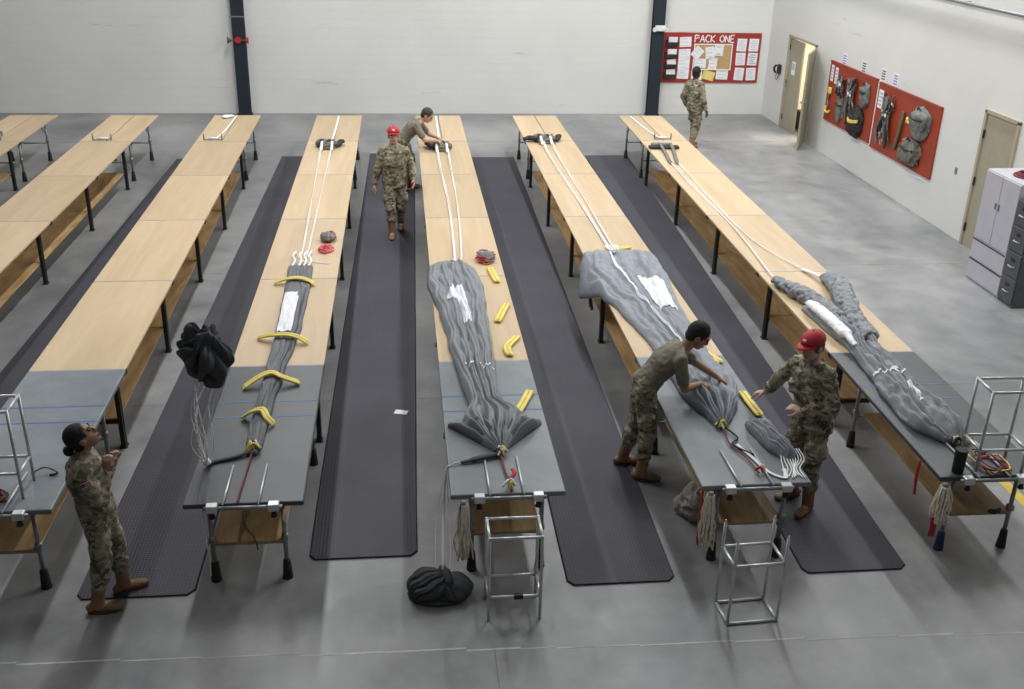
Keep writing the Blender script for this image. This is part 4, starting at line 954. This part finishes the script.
def hang_strap(pts, mat, label, r=.03):
    o = MB().tube(catmull(pts), r, 6, True, .35).build('hanging_strap', mat, None, True); tag(o, label, 'strap'); return o
hang_strap([(2.415, 7.13, TH-.05), (2.41, 7.13, .5), (2.42, 7.16, .25), (2.44, 7.2, .12)], 'red_strap', 'red strap hanging behind the pale rope hank by the grey bag', .022)
hang_strap([(4.435, 7.07, .42), (4.435, 7.05, .32), (4.44, 7.06, .20)], 'red_strap', 'red strap below the short rope hank of the rightmost table', .03)
hang_strap([(4.415, 7.42, TH-.05), (4.40, 7.40, .60), (4.39, 7.36, .43)], 'red_strap', 'red strap hanging from the side edge of the rightmost table', .026)
t = thing('cloth_bag', 'grey cloth bag slumped on the floor under the red-capped man\'s table', 'bag', (2.60, 7.78, 0))
mb = MB().ball((0, 0, .16), (.14, .16, .18)).ball((.05, -.05, .28), (.10, .10, .09)).ball((-.04, .08, .08), (.15, .14, .08))
link('body', remeshed(mb, 'body', .012, 2, .025, 8, 2), 'bag_grey', t); MB().tube(catmull([(-.05, -.1, .32), (-.02, -.14, .40), (.08, -.12, .36)]), .014, 6).build('strap', 'bag_grey', t, True)
t = thing('strap_bundle', 'red and dark straps hanging from the table edge beside the silvery canopy', 'straps', (2.345, 11.95, TH-.03))
for k, m_ in enumerate(('gear_black', 'purple_cord', 'red_strap', 'gear_black', 'maroon_cord')): MB().tube(catmull([(0.02, .08-.04*k, 0), (-.03-.008*k, .08-.05*k, -.12), (-.02, .04-.03*k, -.28-.03*(k % 3)), (-.01, .1-.05*k, -.36-.03*(k % 2))]), .015, 6).build('strap', m_, t, True)
MB().box((-.02, 0, -.09), (.04, .12, .07)).build('red_tag', 'red_strap', t, bevel=.006)
hang_strap([(-1.27, 6.99, TH-.03), (-1.26, 7.02, .58), (-1.22, 7.13, .41), (-1.20, 7.12, .30)], 'olive', 'olive strap hanging from the near end of the folded-canopy table', .016)
hang_strap([(-0.955, 7.02, TH-.05), (-0.965, 7.0, .66), (-0.945, 7.02, .60), (-0.95, 7.0, .55)], 'white_cord', 'white cord end hanging at the right leg of the folded-canopy table', .010)
hang_strap([(-1.585, 7.09, TH-.06), (-1.59, 7.08, .5), (-1.575, 7.08, .28), (-1.58, 7.07, .10)], 'rope', 'pale strap hanging along the left leg of the folded-canopy table', .016)
cords(4.93, 7.22, 'red and yellow cords between the rods of the rightmost table', ('maroon_cord', 'red_strap', 'yellow_vinyl', 'gear_black', 'maroon_cord', 'gear_black'), 16, 10, .12, None, .006)
cords(-3.14, 7.22, 'dark red cords under the rack on the blue-grey padded table', ('maroon_cord', 'gear_black'), 17, 4, .05)
hang_strap([(-2.98, 7.52, TH+.05), (-2.90, 7.60, TH+.06), (-2.80, 7.58, TH+.02), (-2.86, 7.56, TH+.012)], 'gear_black', 'dark cable arching over the blue-grey padded table at the rack', .012)
t = MB().ball((4.98, 7.10, .395), (.05, .03, .02)).tube(catmull([(4.96, 7.06, .40), (4.97, 7.05, .44), (5.01, 7.06, .45), (5.02, 7.07, .40)]), .008, 6).build('wire_clip', 'gear_black', None, True); tag(t, 'black clip on the shelf edge of the rightmost table', 'clip')

# ------------------------------------------------------------------ people
def ik(a, c, l1, l2, pole):
    a, c = Vector(a), Vector(c); d = c-a; L = d.length
    if L > (l1+l2)*.995: c = a+d*((l1+l2)*.995/L); d = c-a; L = d.length
    x = (l1*l1-l2*l2+L*L)/(2*L); h = math.sqrt(max(0, l1*l1-x*x)); dn = d.normalized()
    p = Vector(pole); p = p-dn*p.dot(dn); p.normalize()
    return a+dn*x+p*h, c
def hand(mb, wrist, d, nrm, side, curl=0.5, s=1.0):
    """d: pointing direction of hand, nrm: palm normal (towards palm side), side: +1 thumb towards (d x nrm)"""
    d = Vector(d).normalized(); nrm = Vector(nrm); nrm = (nrm-d*nrm.dot(d)).normalized(); lat = d.cross(nrm)*side
    w0 = Vector(wrist)
    mb.loft([(w0-d*.01*s, lat*.027*s, nrm*.02*s), (w0+d*.03*s, lat*.036*s, nrm*.018*s), (w0+d*.075*s, lat*.042*s, nrm*.016*s), (w0+d*.095*s, lat*.04*s, nrm*.012*s)], 12)
    for k, (o, ln) in enumerate(((.031, .075), (.011, .085), (-.010, .08), (-.030, .062))):
        p = w0+d*.085*s+lat*o*s; a = 0.15; pts = [p]; 
        for j, fr in enumerate((.45, .32, .23)):
            a += curl*(.55+.25*j); pts.append(pts[-1]+(d*math.cos(a)+nrm*math.sin(a)+lat*o*.6)*ln*fr*1.05*s)
        mb.tube(pts, [.0098*s, .0094*s, .0088*s, .0078*s], 8)
    p = w0+d*.025*s+lat*.03*s
    p1 = p+(d*.5+lat*.75+nrm*.35)*.045*s; p2 = p1+(d*.8+lat*.25+nrm*.5)*.032*s; p3 = p2+(d*.9+nrm*.45)*.024*s
    mb.tube([p, p1, p2, p3], [.016*s, .0125*s, .0105*s, .009*s], 8)
def person(label, loc, heading, s, pelvis, chest, neck, head, gaze, wr, an, toes, skin, hair, top, cap=None, bun=False, poleA=None, poleL=None, hands=None, hair_len=0, seed=1, flag=False):
    """all joint positions in world coordinates relative to nothing (absolute)"""
    t = thing('person', label, 'person', loc, R(heading-90))
    Mi = Matrix.LocRotScale(Vector(loc), Matrix.Rotation(R(heading-90), 3, 'Z'), None).inverted(); Ri = Mi.to_3x3()
    Lp = lambda p: Mi @ Vector(p)
    pelvis, chest, neck, head = map(Lp, (pelvis, chest, neck, head)); gaze = (Ri @ Vector(gaze)).normalized()
    wr = [Lp(p) for p in wr]; an = [Lp(p) for p in an]; toes = [(Ri @ Vector(p)).normalized() for p in toes]
    X = Vector((1, 0, 0)); spine = (neck-pelvis).normalized()
    # torso frames: right axis stays horizontal
    def fr(d):
        d = d.normalized(); r = X-d*X.dot(d); r.normalize(); f = d.cross(r); return r, f*1.0
    rC, fC = fr(neck-chest); rP, fP = fr(chest-pelvis)
    shs = [neck - (neck-chest).normalized()*.09*s + rC*k*.165*s for k in (-1, 1)]
    hps = [pelvis + rP*k*.092*s - Vector((0, 0, .02*s)) for k in (-1, 1)]
    poleA = poleA or [(-.4, -.7, -.6), (.4, -.7, -.6)]
    poleL = poleL or [(0, 1, 0), (0, 1, 0)]
    elb = []; 
    for k in (0, 1):
        e, wv = ik(shs[k], wr[k], .29*s, .255*s, poleA[k]); elb.append(e); wr[k] = wv
    kne = []
    for k in (0, 1):
        e, av = ik(hps[k], an[k], .43*s, .42*s, poleL[k]); kne.append(e)
    mid = (pelvis+chest)/2
    # ---------- body: one continuous surface
    mb = MB()
    mb.loft([(pelvis-Vector((0, 0, .09*s)), rP*.10*s, fP*.08*s), (pelvis, rP*.155*s, fP*.11*s), (mid, rP*.135*s, fP*.095*s), (chest, rC*.155*s, fC*.11*s), (neck-(neck-chest).normalized()*.06*s, rC*.13*s, fC*.08*s), (neck, rC*.055*s, fC*.055*s)], 20)
    for k in (0, 1):
        mb.cap(shs[k], elb[k], .05*s, .041*s).cap(elb[k], wr[k], .041*s, .027*s).cap(hps[k], kne[k], .08*s, .055*s).cap(kne[k], an[k], .055*s, .04*s)
        mb.cap(an[k], an[k]+toes[k]*.12*s-Vector((0, 0, .045*s)), .035*s, .03*s)
        mb.cap(neck, shs[k], .05*s, .055*s)
        hd = hands[k] if hands else None
        dirv = (wr[k]-elb[k]).normalized()
        if hd: d_, n_, c_ = hd; d_ = Ri @ Vector(d_); n_ = Ri @ Vector(n_)
        else: d_, n_, c_ = dirv, Vector((-1 if k else 1, 0, 0)), .45
        sd = 1 if (Vector(d_).normalized().cross(Vector(n_)).dot(Vector((0, 1, .3))) > 0) else -1
        hand(mb, wr[k]+dirv*.01*s, d_, n_, sd, c_, s)
    # head frame
    f = gaze; r = f.cross(Vector((0, 0, 1))).normalized(); u = r.cross(f); Hm = Matrix((r, f, u)).transposed()
    hs = s; s = s*1.07; H = lambda x, y, z: head + Hm @ Vector((x*s, y*s, z*s))
    mb.cap(neck-(neck-chest).normalized()*.03*s, H(0, -.015, -.05), .056*s, .054*s)
    mb.ball(H(0, -.01, .015), Vector((.076, .096, .10))*s, Hm).ball(H(0, .025, -.045), Vector((.060, .066, .068))*s, Hm).ball(H(0, .055, -.085), Vector((.035, .032, .026))*s, Hm)
    mb.tube([H(0, .085, .022), H(0, .103, -.018), H(0, .092, -.034)], [.009*s, .015*s, .014*s], 8)
    mb.ball(H(0, .078, .034), Vector((.052, .014, .012))*s, Hm)
    mb.ball(H(0, .083, -.062), Vector((.026, .012, .014))*s, Hm)
    for k in (-1, 1): mb.ball(H(k*.077, -.008, -.012), Vector((.011, .021, .032))*s, Hm)
    link('body', remeshed(mb, 'body', .0065, 2), skin, t)
    eb = MB()
    for k in (-1, 1):
        MB().ball(H(k*.031, .0845, .014), Vector((.013, .008, .0075))*s, Hm, 8, 6).build('eye', 'eye_dark', t, True)
        MB().tube([H(k*.014, .094, .034), H(k*.034, .09, .040), H(k*.052, .077, .033)], [.004*s, .005*s, .003*s], 6).build('eyebrow', hair, t, True)
    MB().tube([H(-.024, .087, -.062), H(-.008, .096, -.058), H(.008, .096, -.058), H(.024, .087, -.062)], [.003*s, .006*s, .006*s, .003*s], 6).build('mouth', 'lip', t, True)
    # hair
    hb = MB(); hb.ball(H(0, -.022, .028 if not cap else .012), Vector((.0815, .099, .101+hair_len if not cap else .095))*s, Hm, 24, 16).ball(H(0, -.05, -.03), Vector((.068, .058, .06))*s, Hm)
    hm = remeshed(hb, 'hair', .009*s, 3, .003, 45, seed)
    ho = link('hair', hm, hair, t)
    if bun: MB().ball(H(0, -.145, -.02), Vector((.042, .036, .042))*s, Hm).build('hair_bun', hair, t, True)
    hsc = s; s = hs
    # ---------- clothes
    up_ = (neck-chest).normalized(); lo_ = (chest-pelvis).normalized()
    jb = MB()
    bulk = 1.0 if top == 'tan_shirt' else 1.12
    drop = .02 if top == 'tan_shirt' else .13
    low = pelvis-lo_*drop*s
    jb.loft([(low, rP*.172*s*bulk, fP*.125*s*bulk), (pelvis+lo_*.05*s, rP*.168*s*bulk, fP*.125*s*bulk), (mid+lo_*.03*s, rP*.158*s*bulk, fP*.118*s*bulk), (chest, rC*.182*s*bulk, fC*.132*s*bulk), (neck-up_*.10*s, rC*.178*s*bulk, fC*.115*s*bulk), (neck-up_*.03*s, rC*.10*s, fC*.075*s), (neck+up_*.005*s, rC*.068*s, fC*.066*s)], 24)
    for k in (0, 1):
        jb.cap(neck-up_*.035*s, shs[k], .054*s, .066*s*bulk)
        if top == 'tan_shirt':
            e2 = shs[k].lerp(elb[k], .72); jb.cap(shs[k], e2, .067*s, .060*s)
        else:
            jb.cap(shs[k], elb[k], .074*s, .063*s).cap(elb[k], wr[k].lerp(elb[k], .12), .063*s, .047*s)
            ft = (fC*.125*s*bulk) if fC.dot(Vector((0, 1, 0))) > 0 else (fC*-.125*s*bulk)
            jb.box(chest+ft+rC*(.085 if k else -.085)*s+up_*.0*s, (.115*s, .02*s, .13*s), Matrix((rC, ft.normalized(), up_)).transposed())
            jb.cap(neck+rC*(.03 if k else -.03)*s+ft*.35, neck+rC*(.06 if k else -.06)*s-ft*.25, .026*s, .026*s)
    tm = remeshed(jb, 'top', .012, 3, .011 if top != 'tan_shirt' else .007, 9, seed*3.1)
    to = link('t_shirt' if top == 'tan_shirt' else 'jacket', tm, top, t)
    if flag:
        k = 1; m_ = shs[k].lerp(elb[k], .30); ax = (elb[k]-shs[k]).normalized(); out = Vector((1, 0, .12)); out = (out-ax*out.dot(ax)).normalized(); la = ax.cross(out)
        Rm = Matrix((la, ax, out)).transposed()
        pt = MB().box(m_+out*.082*s, (.085*s, .055*s, .012), Rm).build('shoulder_patch', 'patch_tan', t, bevel=.003)
        for j in range(3): MB().box(m_+out*.089*s+ax*(.018-.018*j)*s, (.083*s, .008*s, .003), Rm).build('stripe', 'patch_red', pt)
        MB().box(m_+out*.0895*s+la*.024*s-ax*.012*s, (.036*s, .028*s, .003), Rm).build('canton', 'patch_blue', pt)
    pb = MB()
    pb.loft([(pelvis+lo_*.10*s, rP*.150*s, fP*.112*s), (pelvis, rP*.172*s, fP*.128*s), (pelvis-Vector((0, 0, .09*s)), rP*.165*s, Vector((0, 1, 0))*.118*s)], 22)
    for k in (0, 1):
        sx = 1 if k else -1
        pb.cap(hps[k], kne[k], .103*s, .080*s).cap(kne[k], an[k]+(kne[k]-an[k]).normalized()*.19*s, .080*s, .070*s)
        tv = (kne[k]-hps[k]).normalized(); m_ = hps[k].lerp(kne[k], .68)
        pb.ball(m_+X*sx*.075*s, Vector((.035, .075, .10))*s)
    pm = remeshed(pb, 'trousers', .012, 3, .012, 8.5, seed*1.7+4)
    link('trousers', pm, 'camo', t)
    for k in (0, 1):
        fb = MB(); tz = toes[k]; side_ = Vector((-tz.y, tz.x, 0)); a0 = an[k]; g = a0.z-.085*s
        fb.cap(a0+(kne[k]-a0).normalized()*.20*s, a0-Vector((0, 0, .01*s)), .058*s, .054*s)
        for q_, hh, ww in ((-.045, .042, .040), (.03, .042, .044), (.10, .036, .047), (.15, .030, .044)):
            fb.ball(a0+tz*q_*s+Vector((0, 0, g-a0.z+hh*s+.012)), Vector((ww, ww*1.25, hh))*s, Matrix.Rotation(math.atan2(tz.y, tz.x)-math.pi/2, 3, 'Z'))
        bo = link('boot', remeshed(fb, 'boot', .009, 3, .002, 20, seed), 'boot', t)
        sb = MB(); n_ = 18
        for zz in (g, g+.026*s):
            for j in range(n_):
                a = 2*math.pi*j/n_; sb.v.append(a0+tz*(.052+.135*math.cos(a))*s+side_*(.047+.006*math.cos(a))*math.sin(a)*s+Vector((0, 0, zz-a0.z)))
        for j in range(n_): sb.f.append([j, (j+1) % n_, n_+(j+1) % n_, n_+j])
        sb.f.append(list(range(n_))[::-1]); sb.f.append(list(range(n_, 2*n_)))
        sb.build('sole', 'boot_sole', bo)
        if toes and False: pass
    if cap:
        s = hsc; cb = MB(); n_ = 24; secs = []
        for a in (0, 15, 32, 50, 66, 78, 86, 89.5):
            q_ = math.cos(R(a)); secs.append((H(0, -.014, .046+.092*math.sin(R(a))), Hm @ Vector((.092*q_*s, 0, 0)), Hm @ Vector((0, .113*q_*s, 0))))
        cb.loft(secs, n_); co = cb.build('cap', cap, t, True)
        br = MB(); rows = []
        for j in range(9):
            a = R(-62+124*j/8); x = .088*math.sin(a); y0 = -.012+.108*math.cos(a)-.004; y1 = y0+.075*math.cos(R((-62+124*j/8)*1.2)); dz = -.018*(x/.088)**2
            rows.append((H(x, y0, .050+dz), H(x*1.02, y1, .046+dz*1.2), H(x*1.02, y1, .039+dz*1.2), H(x, y0, .043+dz)))
        for rw in rows: br.v += list(rw)
        for j in range(8):
            for i in range(4): br.f.append([j*4+i, j*4+(i+1) % 4, (j+1)*4+(i+1) % 4, (j+1)*4+i])
        br.f.append([0, 1, 2, 3]); br.f.append([35, 34, 33, 32])
        br.build('brim', cap, co, True)
        MB().ball(H(0, .091, .088), Vector((.020, .008, .014))*s, Hm, 10, 6).build('emblem', 'white_paint', co, True); MB().ball(H(0, -.014, .139), .008*s, None, 8, 6).build('button', cap, co, True)
    return t

def std(loc, heading, s, lean=(0, 0)):
    """default upright joints"""
    x, y = loc; h = R(heading); f = Vector((math.cos(h), math.sin(h), 0)); r = Vector((math.sin(h), -math.cos(h), 0)); o = Vector((x, y, 0))
    return o, f, r
# 1 woman at left, looking up after her throw (faces +x)
o, f, r = std((-2.33, 6.93), 12, .94); s = .925
person('woman in camouflage with black hair bun looking up, hands raised', (-2.33, 6.93, 0), 12, s,
       o+f*.02+Vector((-.02, 0, .89)), o-f*.03+Vector((0, 0, 1.13)), o-f*.04+Vector((0, 0, 1.345)), o-f*.015+Vector((0, 0, 1.475)), f*.80+Vector((0, .08, .58)),
       [o+f*.14-r*.04+Vector((0, 0, 1.19)), o+f*.12+r*.08+Vector((0, 0, 1.205))],
       [o+f*.10-r*.10+Vector((0, 0, .08)), o-f*.09+r*.11+Vector((0, 0, .08))], [f*.9-r*.2, f*.95+r*.1],
       'skin_tan', 'hair_black', 'camo', None, True, poleA=[(-.3, .3, -1), (.3, .25, -1)], hands=[((.1, .25, .95), (.6, -.3, 0), 1.0), (f*.1+Vector((0, 0, .95)), -r+f*.3, 1.1)], seed=2, flag=True)
# 2 walking man with red cap (towards the camera)
o, f, r = std((-.10, 16.12), -88, 1.0); s = 1.0
person('man in red cap and camouflage walking towards us on the mat', (-.10, 16.12, 0), -88, s,
       o+Vector((0, 0, .93)), o+f*.01+Vector((0, 0, 1.22)), o+f*.01+Vector((0, 0, 1.455)), o+f*.03+Vector((0, 0, 1.61)), f+Vector((0, 0, .05)),
       [o+f*.12-r*.29+Vector((0, 0, .93)), o+f*.02+r*.31+Vector((0, 0, .84))],
       [o-f*.22-r*.09+Vector((0, 0, .14)), o+f*.17+r*.06+Vector((0, 0, .085))], [f-Vector((0, 0, .2)), f+r*.1],
       'skin_light', 'hair_brown', 'camo', 'cap_red', seed=3, poleL=[(0, 1, 0), (0, 1, 0)])
# 3 far leaning man in tan T-shirt at the centre table (faces +x)
o, f, r = std((.06, 18.78), -8, 1.0)
person('man in tan T-shirt bending over the far pack of the centre table', (.06, 18.78, 0), -8, 1.0,
       o-f*.02+Vector((0, 0, .93)), o+f*.16+Vector((0, 0, 1.13)), o+f*.33+Vector((0, 0, 1.27)), o+f*.44+Vector((0, 0, 1.375)), f*.85+Vector((0, -.1, -.6)),
       [Vector((.70, 18.78, TH+.17)), Vector((.66, 18.58, TH+.17))],
       [o+f*.08-r*.13+Vector((0, 0, .085)), o-f*.08+r*.12+Vector((0, 0, .085))], [f, f],
       'skin_light', 'hair_brown', 'tan_shirt', seed=4, poleA=[(-.7, -.3, -.4), (.7, -.3, -.4)], hands=[((1, 0, -.5), (0, 0, -1), .5), ((1, .1, -.5), (0, 0, -1), .5)])
# 4 man at the notice board, back to us
o, f, r = std((6.33, 22.05), 36, 1.0)
person('man in camouflage seen from behind before the PACK ONE board', (6.33, 22.05, 0), 36, 1.0,
       o+Vector((0, 0, .93)), o+Vector((-.03, 0, 1.20)), o-f*.0+Vector((-.05, 0, 1.44)), o+f*.02+Vector((-.04, 0, 1.595)), f*.95+r*-.1+Vector((0, 0, -.1)),
       [o+f*.06-r*.27+Vector((0, 0, .86)), o+f*.04+r*.27+Vector((0, 0, .84))],
       [o+f*.12-r*.10+Vector((0, 0, .085)), o-f*.14+r*.09+Vector((0, 0, .09))], [f, f+r*.2],
       'skin_brown', 'hair_black', 'camo', seed=5)
# 5 leaning man in tan T-shirt at table 5 (faces +x)
o, f, r = std((2.20, 8.60), -4, 1.0)
person('man in tan T-shirt leaning over the silvery canopy with both arms out', (2.20, 8.60, 0), -4, 1.0,
       o+Vector((.03, 0, .95)), o+f*.20+Vector((0, 0, 1.18)), o+f*.38+Vector((0, 0, 1.33)), o+f*.49+Vector((0, -.02, 1.46)), f*.8-r*-.02+Vector((0, -.12, -.55)),
       [Vector((2.98, 8.70, TH+.16)), Vector((2.76, 8.56, TH+.18))],
       [o-f*.10-r*.14+Vector((0, 0, .085)), o+f*.04+r*.15+Vector((0, 0, .085))], [f-r*.1, f+r*.15],
       'skin_tan', 'hair_black', 'tan_shirt', seed=6, hair_len=.004, poleA=[(-.8, -.1, -.5), (.7, -.6, -.5)], hands=[((1, -.2, -.5), (0, 0, -1), .5), ((1, .25, -.4), (0, .1, -1), .9)])
# 6 red-capped man right of table 5 (faces the table and us)
o, f, r = std((3.62, 7.92), 208, 1.0)
person('man in red cap and camouflage reaching for a yellow weight', (3.62, 7.92, 0), 208, 1.0,
       o+Vector((.0, 0, .95)), o+f*.06+Vector((0, 0.02, 1.23)), o+f*.10+Vector((0, 0.03, 1.49)), o+f*.15+Vector((0, .02, 1.64)), f*.75+Vector((-.2, -.15, -.2)),
       [o+f*.26-r*.08+Vector((0, 0, 1.08)), Vector((3.31, 8.40, TH+.13))],
       [o+f*.04-r*.12+Vector((0, 0, .085)), o-f*.04+r*.13+Vector((0, 0, .085))], [f-r*.25, f+r*.15],
       'skin_light', 'hair_brown', 'camo', 'cap_red', seed=7, hands=[((-.6, .55, .15), (.3, .3, -.8), .7), ((-.75, .5, -.35), (0, 0, -1), .5)], poleA=[(-.8, -.6, -.4), (.8, -.5, -.4)])

# ------------------------------------------------------------------ ceiling lamps (above the frame)
for i, (x, y, L, p) in enumerate(LAMPS):
    ld = bpy.data.lights.new('strip_lamp', 'AREA'); ld.shape = 'RECTANGLE'; ld.size = 0.35; ld.size_y = L; ld.energy = p; ld.color = (0.975, 0.985, 1.0)
    t = MB().box((x, y, LAMP_Z+0.07), (0.45, L+0.1, 0.10)).build('ceiling_light', 'white_plastic'); t['kind'] = 'structure'
    lo = bpy.data.objects.new('strip_lamp', ld); C.objects.link(lo); lo.location = (x, y, LAMP_Z)
    for s in (-1, 1):
        MB().tube([(x, y+s*L*.4, LAMP_Z+.12), (x, y+s*L*.4, ZC)], .01, 6).build('hanger', 'tube_grey', t)
